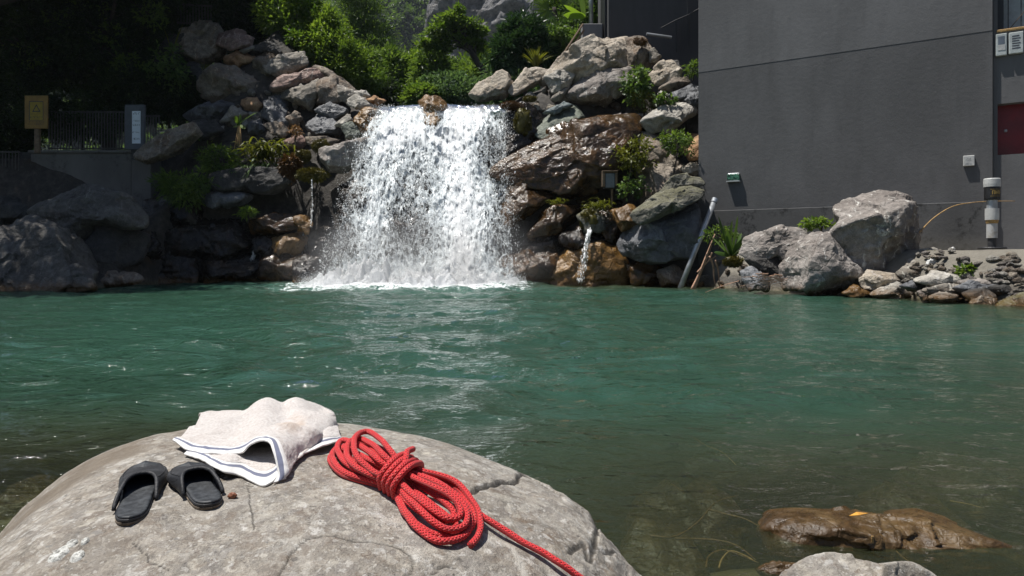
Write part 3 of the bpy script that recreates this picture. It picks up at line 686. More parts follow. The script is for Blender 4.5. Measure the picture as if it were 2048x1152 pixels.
rock([(-40,400),(10,392),(50,410),(60,440),(0,450),(-40,450)], 'dark', 'shaded rock at the left picture edge below the wall', D=19.5, sub=5)
rock([(230,470),(290,455),(320,490),(300,545),(250,550)], 'wetdark', 'dark rock in the cleft right of the dappled boulder', D=20.4, sub=5)
# boulders in the waterfall
rock([(838,200),(850,192),(872,191),(888,202),(885,225),(868,240),(848,232)], 'ochre', 'round brown boulder splitting the waterfall at its lip', D=22.25, thick=.9)
rock([(850,225),(868,222),(880,245),(868,262),(852,255)], 'ochre', 'ochre stained stone below the boulder at the waterfall lip', D=21.9)
for q, (poly, dd) in enumerate([([(770,330),(830,310),(880,340),(870,420),(800,430),(765,390)], 21.75), ([(760,420),(820,400),(890,440),(880,520),(790,530),(750,480)], 20.95),
                  ([(940,270),(985,255),(1010,290),(1000,350),(955,350)], 21.8), ([(940,430),(990,400),(1020,450),(1010,540),(950,550)], 20.75), ([(680,380),(740,350),(770,420),(740,500),(690,490)], 21.15)]):
    rock(poly, 'wetdark', ['black wet rock showing through the upper middle of the falling water', 'black wet rock showing through the lower middle of the falling water', 'black wet rock behind the right strands near the waterfall lip',
                           'black wet rock at the right foot of the falling water', 'black wet rock behind the left half of the falling water'][q], D=dd, sub=5)
# right pile
rock([(940,192),(962,165),(1000,144),(1024,163),(1012,196),(970,206)], 'tan', 'pale pointed boulder at the right end of the waterfall lip', D=23.2, sub=5, n=10)
rock([(1018,186),(1050,137),(1072,134),(1098,142),(1062,176),(1030,195)], 'tan', 'pale slab leaning right of the pointed boulder', D=23.4, sub=5, n=10)
rock([(1090,154),(1130,117),(1180,86),(1256,63),(1270,90),(1262,140),(1225,160),(1150,170),(1110,166)], 'tan', 'huge pale tan slab rising to the peak of the right pile', D=23.1, sub=6, n=11, thick=1.0, rough=.04)
rock([(1252,68),(1290,72),(1302,92),(1304,125),(1280,150),(1255,140)], 'brown', 'dark brown flank with orange top at the peak of the right pile', D=23.1, sub=5)
rock([(1128,192),(1170,148),(1215,135),(1258,132),(1262,160),(1240,188),(1210,211),(1162,207)], 'mauve', 'big purplish-grey boulder with white veins under the tan slab', D=22.5, sub=6, n=10, thick=.9, rough=.04)
rock([(1088,152),(1130,139),(1149,150),(1136,176),(1106,187)], 'pale', 'pale block with a flat bright top left of the veined boulder', D=22.6, sub=5, n=9)
rock([(1100,200),(1130,172),(1138,176),(1118,202)], 'grey', 'narrow grey stone leaning on the veined boulder', D=22.4)
rock([(1066,268),(1098,228),(1150,208),(1168,236),(1132,264),(1088,284)], 'green', 'green-grey boulder below the big veined boulder', D=22.1, sub=5, n=10)
rock([(1084,226),(1128,204),(1148,210),(1112,227)], 'teal', 'flat teal slate on the green-grey boulder', D=21.9)
rock([(1008,228),(1040,205),(1075,215),(1085,250),(1050,285),(1012,290)], 'wetdark', 'black wet rock with rusty moss right of the waterfall lip', D=22.1, sub=5, rough=.08)
rock([(1005,275),(1040,270),(1062,285),(1030,318),(1000,325)], 'wetdark', 'black wet rock beside the right strands of the falling water', D=21.7, sub=5)
rock([(998,335),(1070,292),(1130,256),(1190,238),(1276,228),(1286,262),(1245,312),(1205,382),(1130,390),(1060,372),(1008,356)], 'wetbrown', 'huge glistening brown slab right of the waterfall', D=21.3, sub=6, n=10, thick=.6, rough=.035)
rock([(1190,242),(1240,230),(1282,228),(1284,258),(1240,275),(1200,270)], 'mauve', 'dry purplish top end of the huge brown slab', D=21.5, sub=5, thick=.6)
rock([(1060,346),(1090,338),(1106,366),(1072,382)], 'wetdark', 'dark wet chunk below the huge brown slab', D=20.9)
rock([(1005,425),(1020,370),(1062,352),(1100,395),(1060,430),(1015,455)], 'wetbrown', 'shiny wet rock right at the edge of the falling water', D=20.9, sub=5)
rock([(1055,468),(1088,426),(1130,404),(1168,414),(1152,442),(1110,468),(1065,474)], 'wetbrown', 'wedge-shaped wet brown rock above the lower ledges', D=20.6, sub=5)
rock([(1045,505),(1085,472),(1142,460),(1130,490),(1085,510)], 'wetdark', 'dark wet ledge rock in the lower right pile', D=20.4, sub=5)
rock([(992,520),(1055,492),(1112,500),(1110,560),(1050,572),(992,570)], 'wetbrown', 'big wet rock at the waterline right of the foam', D=20.2, sub=6)
rock([(1104,550),(1138,510),(1200,488),(1236,495),(1258,540),(1236,570),(1110,574)], 'ochre', 'wide rust-brown rock at the waterline behind the small spout', D=19.9, sub=5)
rock([(1130,470),(1165,455),(1200,462),(1205,490),(1160,500),(1130,492)], 'wetdark', 'dark wet rock under the mossy round rock', D=20.1)
rock([(1158,432),(1185,414),(1207,435),(1202,457),(1176,463)], 'mossy', 'round mossy brown rock with a spout of water below it', D=19.8)
rock([(1198,420),(1240,400),(1275,420),(1262,470),(1225,490),(1200,470)], 'wetbrown', 'brown rock behind the big mossy grey boulder', D=20.3, sub=5)
rock([(1262,425),(1318,386),(1360,374),(1400,368),(1422,378),(1412,396),(1340,428),(1280,452)], 'mossy', 'big moss-topped grey slab beside the leaning pipe', D=18.7, sub=6, n=10, thick=.8)
rock([(1240,485),(1278,436),(1345,415),(1402,405),(1398,470),(1372,522),(1300,530),(1248,508)], 'slate', 'dark grey lower face of the boulder beside the leaning pipe', D=19.0, sub=6, n=10)
rock([(1225,420),(1262,408),(1300,425),(1285,455),(1240,465)], 'ochre', 'rusty wet rock left of the moss-topped slab', D=19.4, sub=5)
rock([(1312,392),(1345,352),(1375,347),(1402,354),(1412,370),(1360,382)], 'mossy', 'moss-dusted rock on top of the moss-topped slab', D=19.1, sub=5)
rock([(1284,242),(1320,214),(1360,208),(1388,208),(1393,226),(1342,256),(1300,265)], 'pale', 'bright cream rock with a flat top near the house corner', D=20.9, sub=5, n=10)
rock([(1298,150),(1320,124),(1348,116),(1364,140),(1348,168),(1310,172)], 'tan', 'tan boulder right of the peak near the dark house wall', D=22.0, sub=5)
rock([(1299,104),(1309,94),(1320,112),(1314,126),(1300,124)], 'grey', 'small pointed stone standing against the dark house wall', D=22.6)
rock([(1344,124),(1356,118),(1364,138),(1354,148)], 'dark', 'small dark rock behind the tan boulder', D=22.4)
rock([(1318,177),(1350,156),(1376,150),(1380,164),(1346,184)], 'brown', 'long brown cobble below the tan boulder', D=21.6)
rock([(1338,188),(1380,168),(1398,176),(1396,192),(1352,202)], 'slate', 'long dark cobble just under the brown one', D=21.4)
rock([(1366,200),(1384,184),(1402,184),(1402,212),(1376,214)], 'slate', 'bluish slate rock at the house corner', D=21.1)
rock([(1316,186),(1330,180),(1340,200),(1328,204)], 'pale', 'small pale pebble left of the dark cobbles', D=21.4)
rock([(1364,336),(1385,326),(1404,330),(1402,346),(1372,350)], 'tan', 'flat brownish stone above the moss-dusted rock', D=20.0)
rock([(1366,292),(1390,266),(1402,268),(1402,318),(1376,322)], 'orange', 'orange-brown rock at the foot of the house corner', D=20.6)
rock([(1280,340),(1330,300),(1372,330),(1335,392),(1285,405)], 'brown', 'brown rock in the shade between plants and moss-topped slab', D=20.4, sub=5)
rock([(1270,262),(1300,262),(1340,290),(1320,330),(1275,320)], 'brown', 'brown rock below the bright cream rock', D=20.9, sub=5)
rock([(1255,530),(1290,522),(1325,535),(1315,566),(1262,570)], 'wetbrown', 'brown wet stone at the waterline below the dark boulder', D=19.2)
rock([(1318,545),(1350,530),(1372,545),(1368,572),(1325,574)], 'brown', 'low stone at the waterline left of the leaning pipe', D=18.8)
# right shore
rock([(1482,508),(1500,475),(1560,454),(1612,457),(1614,480),(1572,512),(1500,524)], 'mauve', 'smooth mauve-grey boulder left of the biggest shore boulder', D=15.9, sub=6, n=10)
rock([(1488,516),(1525,508),(1570,508),(1566,548),(1510,552)], 'dark', 'dark block under the smooth mauve-grey boulder', D=15.8, sub=5)
rock([(1486,545),(1510,535),(1540,560),(1530,580),(1495,580)], 'slate', 'small dark stone at the waterline under the dry roots', D=15.5)
rock([(1570,535),(1600,482),(1645,462),(1685,505),(1722,552),(1690,582),(1620,588),(1574,584)], 'mauve', 'wedge of broken mauve rock in front of the biggest shore boulder', D=15.0, sub=6, n=10, lean=.1)
rock([(1636,474),(1700,410),(1760,382),(1792,372),(1818,378),(1836,400),(1834,470),(1818,512),(1760,544),(1700,556),(1662,522)], 'mauve', 'biggest grey boulder on the right shore, leaning towards the house wall', D=15.1, sub=6, n=12, thick=.9, rough=.04, seed=4, lean=.12)
rock([(1718,558),(1750,539),(1790,549),(1798,568),(1752,584),(1724,578)], 'tan', 'rounded tan rock at the foot of the biggest boulder', D=14.2, sub=5)
rock([(1688,586),(1716,569),(1740,588),(1700,597)], 'ochre', 'orange wet stone at the waterline under the biggest boulder', D=14.1)
rock([(1738,590),(1768,575),(1804,562),(1824,592),(1780,602)], 'pale', 'pale triangular rock at the waterline with a wet orange edge', D=13.8, sub=5)
rock([(1790,548),(1836,518),(1874,530),(1866,552),(1812,560)], 'grey', 'crumbly light grey rock among white litter on the right shore', D=14.0, sub=5, rough=.16)
rock([(1818,562),(1880,543),(1948,552),(1938,567),(1850,572)], 'pale', 'wide flat grey slab in front of the crumbly rock', D=13.2, sub=5, thick=1.1)
rock([(1842,580),(1880,572),(1920,575),(1912,588),(1862,592)], 'grey', 'flat stone under the left end of the wide flat slab', D=12.9)
rock([(1860,594),(1890,584),(1915,590),(1908,604),(1870,606)], 'grey', 'lower flat stone at the waterline under the wide slab', D=12.6)
rock([(1838,585),(1858,580),(1860,602),(1842,602)], 'mauve', 'small purplish stone standing at the waterline', D=12.9)
rock([(1914,576),(1945,563),(1980,568),(1978,582),(1930,590)], 'slate', 'layered slate stone in the stacked stones on the right shore', D=12.6, strata=.12)
rock([(1934,586),(1975,576),(1985,586),(1980,604),(1938,606)], 'dark', 'dark square stone at the waterline under the slates', D=12.3)
rock([(1944,606),(1964,592),(1988,597),(1986,612),(1950,613)], 'pale', 'cream cobble at the waterline on the far right', D=12.1)
rock([(1985,575),(2020,568),(2060,572),(2060,592),(2000,590)], 'dark', 'long dark slab above the mossy corner stone', D=12.3)
rock([(1995,612),(2025,596),(2060,586),(2060,622),(2005,620)], 'mossy', 'mossy grey stone in the lower right corner of the shore', D=11.8)
rock([(1948,546),(1968,536),(1982,546),(1976,556),(1952,556)], 'mauve', 'small purplish cobble between the two green weeds', D=13.4)
rock([(1985,558),(2015,545),(2060,540),(2060,562),(2010,566)], 'pale', 'pale crumbled stones in front of the concrete pad', D=12.9, strata=.1)
rock([(1835,500),(1870,494),(1880,502),(1840,508)], 'pale', 'flat pale stone against the wall plinth beside the biggest boulder', D=15.3)
rock([(1832,522),(1850,512),(1868,520),(1850,530)], 'grey', 'small grey stone behind the crumbly rock', D=14.6)

# small filler stones: alike ones share label and group
def inpoly(px, py, poly):
    c = False; n = len(poly)
    for i in range(n):
        (x1, y1), (x2, y2) = poly[i], poly[(i + 1) % n]
        if (y1 > py) != (y2 > py) and px < (x2 - x1) * (py - y1) / (y2 - y1 + 1e-12) + x1: c = not c
    return c
def scatter(poly, n, smin, smax, mats, label, group, seed, dmax=24.5, flat=.75, off=.05, rot=.5):
    rg = np.random.default_rng(seed); xs = [q[0] for q in poly]; ys = [q[1] for q in poly]; k = 0; shp = []
    for s in range(7):
        a = np.sort(rg.uniform(0, 2 * np.pi, 8)); r = rg.uniform(.75, 1.1, 8)
        a = np.linspace(0, 2 * np.pi, 8, endpoint=False) + rg.normal(0, .2, 8)
        shp.append(rock_shape(np.stack([np.cos(a) * r, np.sin(a) * r * flat], 1), .9, seed * 31 + s, 3, rough=.06, n=12))
    mcache = {}
    for it in range(n * 30):
        if k >= n: break
        px = rg.uniform(min(xs), max(xs)); py = rg.uniform(min(ys), max(ys))
        if not inpoly(px, py, poly): continue
        d = bank_depth(px, py, dmax)
        if d >= dmax: continue
        j = int(rg.integers(7)); mk = mats[int(rg.integers(len(mats)))]; key = (j, mk)
        if key not in mcache:
            o0 = mesh_np('stone', shp[j][0], shp[j][1], M[mk]); mcache[key] = o0.data; bpy.data.objects.remove(o0)
        o = bpy.data.objects.new('stone', mcache[key]); COL.objects.link(o)
        s = rg.uniform(smin, smax) ** 1.0 / F * d
        o.scale = (s * rg.uniform(.8, 1.4), s, s * rg.uniform(.7, 1.1)); o.location = tuple(P(px, py, d - off))
        o.rotation_euler = (rg.normal(0, rot * .6), rg.normal(0, rot), rg.uniform(0, 6.28))
        tag(o, label, 'stone', group); k += 1
scatter([(470,100),(520,105),(620,125),(700,180),(760,215),(690,300),(600,300),(450,260),(370,235),(430,190),(440,120)], 60, 5, 13, ['grey','brown','grey','pale','slate','brown'], 'small stone lodged among the boulders of the left rock pile', LG, 3)
scatter([(1010,175),(1080,165),(1140,185),(1140,215),(1080,230),(1010,225)], 28, 4.5, 10, ['pale','tan','grey','tan','brown'], 'small light stone in the rubble right of the waterfall lip', RG, 4, dmax=23.5)
scatter([(1165,205),(1260,170),(1300,170),(1400,200),(1400,340),(1280,340),(1200,240)], 25, 6, 11, ['brown','grey','dark','slate','tan'], 'small stone among the plants of the right rock pile', 'small stones in the right rock pile', 5, dmax=23.5)
scatter([(1240,520),(1400,540),(1480,560),(1480,578),(1250,572)], 16, 6, 12, ['wetbrown','brown','ochre','dark'], 'small wet stone at the waterline near the leaning pipe', 'small wet stones by the pipe', 6, dmax=20)
scatter([(1380,520),(1480,490),(1500,540),(1400,560)], 8, 6, 11, ['brown','grey','dark'], 'small stone around the broad-leaved plant', 'small stones by the plant', 12, dmax=20)
scatter([(1800,548),(1836,506),(1925,492),(1935,548),(1880,548)], 30, 5, 13, ['grey','brown','mauve','tan','pale'], 'small rubble stone between the biggest boulder and the concrete pad', SG, 7, dmax=17, flat=.42, rot=.25, off=.10)
scatter([(1930,548),(1950,518),(2000,508),(2048,505),(2048,566),(1935,564)], 36, 6, 16, ['grey','tan','mauve','pale','brown'], 'broken flat stone on the slope below the bollard', 'broken stones below the bollard', 27, dmax=16, flat=.40, rot=.2, off=.06)
scatter([(1690,560),(1800,545),(1840,520),(1830,560),(1740,585)], 12, 5, 11, ['grey','brown','mauve','tan'], 'small stone at the foot of the biggest shore boulder', 'stones at the foot of the biggest boulder', 28, dmax=16, flat=.6, rot=.3, off=.1)
scatter([(1800,575),(1900,570),(2048,566),(2048,604),(1860,604)], 30, 5, 11, ['grey','slate','mauve','tan','grey'], 'small flat stone in the layered stones along the right waterline', 'layered stones at the right waterline', 17, dmax=17, flat=.45, rot=.2, off=.1)
for q, (poly, mt, dd, lab) in enumerate([
  ([(1922,566),(1960,556),(2010,553),(2060,556),(2060,566),(1950,574)], 'mauve', 12.75, 'wide thin slab across the layered stones under the two weeds'),
  ([(1955,578),(2000,568),(2060,566),(2060,577),(1970,584)], 'slate', 12.45, 'thin blue-grey slab above the long dark slab'),
  ([(1850,576),(1900,566),(1945,570),(1940,580),(1870,586)], 'grey', 12.95, 'thin grey slab just under the wide flat slab'),
  ([(1800,572),(1835,560),(1850,572),(1830,584)], 'slate', 13.3, 'tilted dark plate between pale triangular rock and flat slab'),
  ([(1935,548),(1990,540),(2060,534),(2060,546),(1960,556)], 'tan', 13.0, 'thin tan slab lying against the concrete pad front'),
  ([(1880,534),(1915,526),(1938,534),(1905,544)], 'pale', 13.7, 'flat pale stone left of the concrete pad'),
  ([(1865,512),(1900,504),(1925,510),(1900,520)], 'grey', 14.3, 'flat grey stone in the rubble below the litter scrap')]):
    rock(poly, mt, lab, D=dd, thick=1.3, lean=0.1, strata=.06)
scatter([(500,440),(620,440),(640,560),(500,560)], 14, 6, 12, ['wetbrown','wetdark','ochre'], 'small wet stone beside the left edge of the waterfall', 'wet stones left of the waterfall', 8, dmax=23)
scatter([(1020,380),(1230,400),(1250,560),(1020,560)], 20, 7, 14, ['wetbrown','wetdark','wetdark','ochre'], 'small wet stone in the lower ledges right of the waterfall', 'wet stones right of the waterfall', 9, dmax=23)
# ------------------------------------------------------------------ house with plastered wall
WT3 = np.array([WT[0], WT[1], 0]); WN3 = np.array([WN[0], WN[1], 0]); ZU = np.array([0, 0, 1.0])
WAX = np.stack([WT3, WN3, ZU])
def wallp(s, o, z): return np.array([WC[0] + WT[0] * s + WN[0] * o, WC[1] + WT[1] * s + WN[1] * o, z])
def wallhit(px, py, o=0.0):
    r = np.array([(px - 1024) / F, 1.0]); D = (o + WC @ WN) / (r @ WN)
    p = P(px, py, D); return (p[:2] - WC) @ WT, p[2], D
def plaster(name, col, dirt=.0, mott=.17):
    t = NT(name); p = t.pos()
    m = t.n('Mapping', {0: p, 3: (.7, .7, .35)})
    n1 = t.noise(m, .9, 6, .6, .3); n2 = t.noise(p, 9, 7, .65); n3 = t.noise(t.n('Mapping', {0: p, 3: (3, 3, .5)}), 1.6, 5, .6)
    c = t.mix(t.mapr(n1, .3, .7), tuple(x * (1 - mott) for x in col), tuple(x * (1 + mott) for x in col))
    c = t.mix(t.math('MULTIPLY', t.mapr(n3, .45, .75), .35), c, tuple(x * .70 for x in col))
    c = t.mix(t.math('MULTIPLY', t.mapr(n2, .62, .75), .15), c, tuple(min(1, x * 1.5) for x in col))
    if dirt > 0:
        pm = t.mapr(t.noise(p, 1.1, 4, .6), .50, .60); pk = t.mapr(t.noise(p, 7, 8, .75), .45, .62)
        c = t.mix(t.math('MULTIPLY', t.math('MULTIPLY', pm, pk), dirt), c, tuple(x * .22 for x in col))
        c = t.mix(t.math('MULTIPLY', t.mapr(t.xyz(p, 2), 1.45, 1.05), .45), c, (.16, .15, .13))
    h = t.math('ADD', t.math('MULTIPLY', n2, .6), t.math('MULTIPLY', t.noise(p, 40, 4), .25))
    return t.done(t.bsdf(c, .88, t.bump(h, .012, .8)))
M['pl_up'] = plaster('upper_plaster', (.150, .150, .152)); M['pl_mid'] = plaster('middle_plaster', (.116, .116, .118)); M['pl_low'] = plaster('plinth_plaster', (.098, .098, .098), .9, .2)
M['pl_rear'] = plaster('shaded_rear_plaster', (.085, .085, .088)); M['pl_right'] = plaster('side_plaster', (.135, .135, .137))  # rear plaster is darker: the wing's shade is put into its colour
M['concrete'] = plaster('concrete', (.24, .225, .205), .5, .25); M['conc_grey'] = plaster('grey_block', (.20, .20, .205))
M['black'] = simple('black_metal', (.012, .012, .013), .5); M['dkmetal'] = simple('dark_iron', (.03, .03, .032), .5)
M['zinc'] = simple('galvanised_steel', (.42, .44, .46), .38, .18, 5, .002, .55); M['white'] = simple('white_plastic', (.55, .55, .53), .4, .1)
M['offw'] = simple('off_white', (.50, .54, .53), .5, .15); M['red'+'door'] = simple('dark_red_paint', (.16, .008, .012), .4, .2, 3)
M['ink'] = simple('dark_ink', (.04, .045, .06), .6, .1); M['inkblue'] = simple('grey_blue_print', (.13, .16, .20), .6, .2)
M['gold'] = simple('gold_print', (.42, .28, .08), .5, .1); M['wood'] = simple('weathered_wood', (.20, .14, .09), .8, .3, 12, .006)
M['pinkwood'] = simple('dead_frond', (.50, .30, .20), .75, .3, 10, .006); M['straw'] = simple('dry_straw', (.42, .26, .10), .7, .3, 20)
M['darktwig'] = simple('dark_twig', (.10, .065, .035), .8, .3, 20)
house = empty('house', (WC[0], WC[1], 0)); tag(house, 'grey plastered house with a blank wall above the right shore', 'house')
SR = wallhit(1985, 300)[0]; zl = wallhit(1440, 421)[1]; zu = wallhit(1400, 145)[1]
def wallbox(name, s0, s1, z0, z1, o0, o1, mat, parent=house, bev=0.0):
    mb = MB(); mb.box(wallp((s0 + s1) / 2, (o0 + o1) / 2, (z0 + z1) / 2), (s1 - s0, abs(o1 - o0), z1 - z0), WAX, bev); return mb.build(name, M[mat], parent)
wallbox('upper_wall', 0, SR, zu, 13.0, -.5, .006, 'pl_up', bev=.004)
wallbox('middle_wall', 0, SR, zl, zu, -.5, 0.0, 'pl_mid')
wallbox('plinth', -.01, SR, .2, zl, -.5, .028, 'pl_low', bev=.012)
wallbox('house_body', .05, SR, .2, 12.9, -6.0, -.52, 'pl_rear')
# section right of the joint: openings for window and door
sA = SR + .015; sB = 13.0; oR = -.10
w0, wzt, _ = wallhit(1995, 0, oR); _, wzb, _ = wallhit(2015, 58, oR); d0, dzt, _ = wallhit(1996, 208, oR); _, dzb, _ = wallhit(2015, 309, oR)
w1 = w0 + 1.9; d1 = d0 + 1.15; wzt = wzb + 1.5
wallbox('side_wall', sA, w0, .2, 13, -.6, oR, 'pl_right'); wallbox('side_wall', w0 + .001, w1, wzt, 13, -.6, oR, 'pl_right')
wallbox('side_wall', w0 + .001, d1, dzt, wzb, -.6, oR, 'pl_right'); wallbox('side_wall', d1, sB, .2, wzb, -.6, oR, 'pl_right'); wallbox('side_wall', w1, sB, wzb + .001, 13, -.6, oR, 'pl_right')
wallbox('side_wall', w0 + .001, d1 - .001, .2, dzb, -.6, oR, 'pl_right')
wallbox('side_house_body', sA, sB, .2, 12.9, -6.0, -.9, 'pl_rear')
dr = wallbox('service_door', w0, d1, dzb, dzt, oR - .32, oR - .26, 'reddoor'); dr['label'] = 'dark red door in the recess'
hs, hz, _ = wallhit(2011, 262, oR - .26); wallbox('handle', hs - .03, hs + .03, hz - .03, hz + .03, oR - .26, oR - .20, 'zinc', dr, .012)
win = wallbox('window', w0, w1, wzb, wzt, oR - .42, oR - .40, 'offw')
wallbox('sill', w0 - .02, w1 + .05, wzb - .05, wzb, oR - .38, oR + .05, 'straw', win, .01); wallbox('frame', w0, w0 + .12, wzb + .002, wzt, oR - .39, oR - .1, 'black', win)
for k in range(7):
    s = w0 + .20 + k * .24; wallbox('bar', s, s + .022, wzb, wzt, oR - .20, oR - .178, 'dkmetal', win)
for (a, b) in (((.2, .0), (1.0, 1.0)), ((.9, .05), (.45, .8))):
    mb = MB(); mb.tube([wallp(w0 + a[0], oR - .17, wzb + a[1]), wallp(w0 + b[0], oR - .17, wzb + b[1])], .009, 6); mb.build('brace', M['darktwig'], win)
# rear wing in the shade and low blocks beside it
XA, XB = P(1217, 0, 24.5)[0], P(1425, 0, 24.5)[0]
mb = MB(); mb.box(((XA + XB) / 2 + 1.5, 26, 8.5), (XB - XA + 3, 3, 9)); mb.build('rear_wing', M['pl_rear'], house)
mb = MB(); mb.box((XA - .05, 25.4, 8.6), (.08, 1.2, 8)); mb.build('black_strip', M['black'], house)  # slim black upright strip along the wing's left edge
def marks(name, origin, ux, uz, rows, mat, parent, n=None, seed=0, lw=.1):
    """rows of small unreadable strokes, lying 2 mm proud of a panel; rows: (x0, x1, z, height)"""
    rg = np.random.default_rng(seed); mb = MB(); nn = np.cross(ux, uz); ax = np.stack([ux, nn, uz])
    for (x0, x1, z, hh) in rows:
        x = x0
        while x < x1 - hh * .2:
            w = hh * rg.uniform(.35, .6)
            for q in range(rg.integers(1, 3)):
                if rg.random() < .55: mb.box(origin + ux * (x + rg.uniform(0, w)) + uz * z, (hh * .16, .002, hh), ax)
                else: mb.box(origin + ux * (x + w / 2) + uz * (z + rg.choice([-.4, 0, .4]) * hh), (w, .002, hh * .16), ax)
            x += w + hh * .28
    o = mb.build(name, mat, parent); o['kind'] = 'stuff'; return o
def hang(name, label, cat, px0, py0, px1, py1, depth, mat, o=0.0, bev=.01, group=None):
    s0, z0, _ = wallhit(px0, py1, o); s1, z1, _ = wallhit(px1, py0, o)
    e = empty(name, wallp((s0 + s1) / 2, o, z0)); tag(e, label, cat, group)
    wallbox('casing', s0, s1, z0, z1, o + .002, o + depth, mat, e, bev)
    return e, s0, s1, z0, z1
e, s0, s1, z0, z1 = hang('wall_lamp', 'small green speckled glass lamp high above the broad-leaved plant', 'lamp', 1457, 346, 1480, 363, .085, 'zinc')
t = NT('green_glass_chips'); v = t.obj(); vc = t.vor(v, 22, 'F1', 1); M['greenglass'] = t.done(t.bsdf(t.mix(t.xyz(vc, 0), (.006, .03, .02), (.08, .24, .15)), .2, t.bump(t.vor(v, 22), .01)))
wallbox('glass_cover', s0 - .012, s1 + .012, z0 + .02, z1 - .03, .01, .105, 'greenglass', e, .012); wallbox('bracket', s0 - .03, s1 + .01, z0 - .02, z0 + .005, .002, .12, 'offw', e)
e, s0, s1, z0, z1 = hang('wall_notice', 'small white square notice box on the grey wall above the bollard', 'notice', 1926, 311, 1949, 333, .07, 'white')
marks('lettering', wallp(s0, .0725, z0), WT3, ZU, [(.06, s1 - s0 - .07, (z1 - z0) * .72, .035), (.05, s1 - s0 - .06, (z1 - z0) * .52, .016), (.05, s1 - s0 - .1, (z1 - z0) * .30, .012), (.04, s1 - s0 - .06, (z1 - z0) * .20, .012)], M['ink'], e, seed=3)
for (a, b, c, d, lab, sd) in ((1991, 68, 2013, 114, 'wall box with grey window and white label, left one under the barred window', 1), (2017, 64, 2046, 110, 'pale wall box with dark slots, right of the pair under the barred window', 2)):
    e, s0, s1, z0, z1 = hang('wall_box', lab, 'wall box', a, b, c, d, .09, 'offw', oR)
    hw = s1 - s0; hh = z1 - z0
    if sd == 1:
        wallbox('display', s0 + hw * .2, s1 - hw * .2, z0 + hh * .5, z0 + hh * .88, oR + .08, oR + .094, 'inkblue', e); wallbox('paper_label', s0 + hw * .2, s1 - hw * .15, z0 + hh * .24, z0 + hh * .49, oR + .08, oR + .096, 'white', e)
    else:
        for k in range(6): wallbox('slot', s0 + hw * .22, s1 - hw * (.2 + .08 * (k % 2)), z0 + hh * (.22 + .115 * k), z0 + hh * (.27 + .115 * k), oR + .08, oR + .093, 'ink', e)
# stair rail on the rear wing
rail = empty('stair_handrail', P(1370, 90, 24.2)); tag(rail, 'thin dark iron stair handrail in front of the shaded house wing', 'handrail')
for nm, pts, r in (('top_rail', [(1322, 56), (1350, 41), (1378, 29), (1400, 16)], .022), ('post', [(1352, 41), (1354, 105)], .022), ('post', [(1374, -10), (1377, 92)], .016)):
    mb = MB(); mb.tube([P(a, b, 24.3) for a, b in pts], r, 8); mb.build(nm, M['dkmetal'], rail)
for k in range(5):
    mb = MB(); mb.tube([P(1358 + k * 5, 40 - k * 3, 24.35), P(1359 + k * 5, 98, 24.35)], .006, 5); mb.build('baluster', M['dkmetal'], rail)
mb = MB(); a_, b_ = P(1293, 68, 24.1), P(1343, 75, 24.1); mb.tube([a_, b_], .055, 12); o = mb.build('grey_pipe', M['zinc'], origin=a_); tag(o, 'short grey pipe sticking out in front of the shaded house wing', 'pipe')
# grey block with steel pole
e = empty('gate_pillar', P(1190, 100, 25)); tag(e, 'low grey block pillar left of the shaded house wing', 'pillar')
xa, xb, xc = P(1165, 0, 25)[0], P(1205, 0, 25)[0], P(1217, 0, 25)[0]; zt_ = P(0, 47, 25)[2]
mb = MB(); mb.box(((xa + xb) / 2, 25.4, zt_ - 2), (xb - xa, .8, 4), None, .02); mb.build('block', M['conc_grey'], e)
mb = MB(); mb.box(((xb + xc) / 2 + .002, 25.7, zt_ - 1.95), (xc - xb, 1.0, 4.0)); mb.build('return_block', M['pl_rear'], e)
mb = MB(); mb.tube([P(1182, 60, 26.2), P(1182, -60, 26.2)], .085, 14); o = mb.build('steel_pole', M['zinc'], smooth=True, origin=P(1182, 60, 26.2)); tag(o, 'grey steel pole rising behind the low block pillar', 'pole')
mb = MB(); mb.box((P(1103, 60, 32)[0], 32.5, P(0, 70, 32)[2] + .1), (1.1, 1, 2.2), None, .03); o = mb.build('garden_wall', M['conc_grey']); tag(o, 'grey garden wall half hidden behind the fan palm', 'wall')
e = empty('leaning_trellis', P(1125, 118, 24.4)); tag(e, 'old wooden trellis leaning against the low block pillar', 'trellis')
for k, (a, b) in enumerate((((1120, 118), (1166, 48)), ((1128, 119), (1168, 60)))):
    mb = MB(); mb.tube([P(a[0], a[1], 24.3), P(b[0], b[1], 24.7)], .035, 6); mb.build('rail', M['wood'], e)
for k in range(6):
    f_ = k / 5; mb = MB(); mb.tube([P(1121 + 45 * f_, 116 - 68 * f_, 24.3 + .4 * f_), P(1136 + 30 * f_, 121 - 50 * f_, 24.35 + .4 * f_)], .012, 5); mb.build('slat', M['wood'], e)

# ------------------------------------------------------------------ bollard, pad and shore things
pad_z = 1.0; DB = 14.0
bx = (1984 - 1024) / F * DB
xs_ = np.linspace(P(1928, 0, 13.5)[0], 14.5, 60); ys_ = np.linspace(12.35, 14.9, 40)
t_ = np.linspace(0, 1, 40)
PXg, PYg = np.meshgrid(xs_, ys_); 
padline = np.interp(PXg, [8, 9, 10, 12, 14.5], [13.8, 13.5, 13.3, 12.9, 12.5])
PYg = padline + (15.2 - PXg * .05 - padline) * (t_[:, None] ** 1.3)
PZg = .78 + .20 * sst(0, .5, (PYg - padline)) + .03 * fbm(np.stack([PXg * 1.5, PYg * 1.5, 0 * PXg], -1), 4, 4) - .25 * sst(xs_[0] + .5, xs_[0], PXg)
Vt = np.stack([PXg, PYg, PZg], -1).reshape(-1, 3); skirt = Vt[:60].copy(); skirt[:, 2] = .2; skirt[:, 1] -= .05
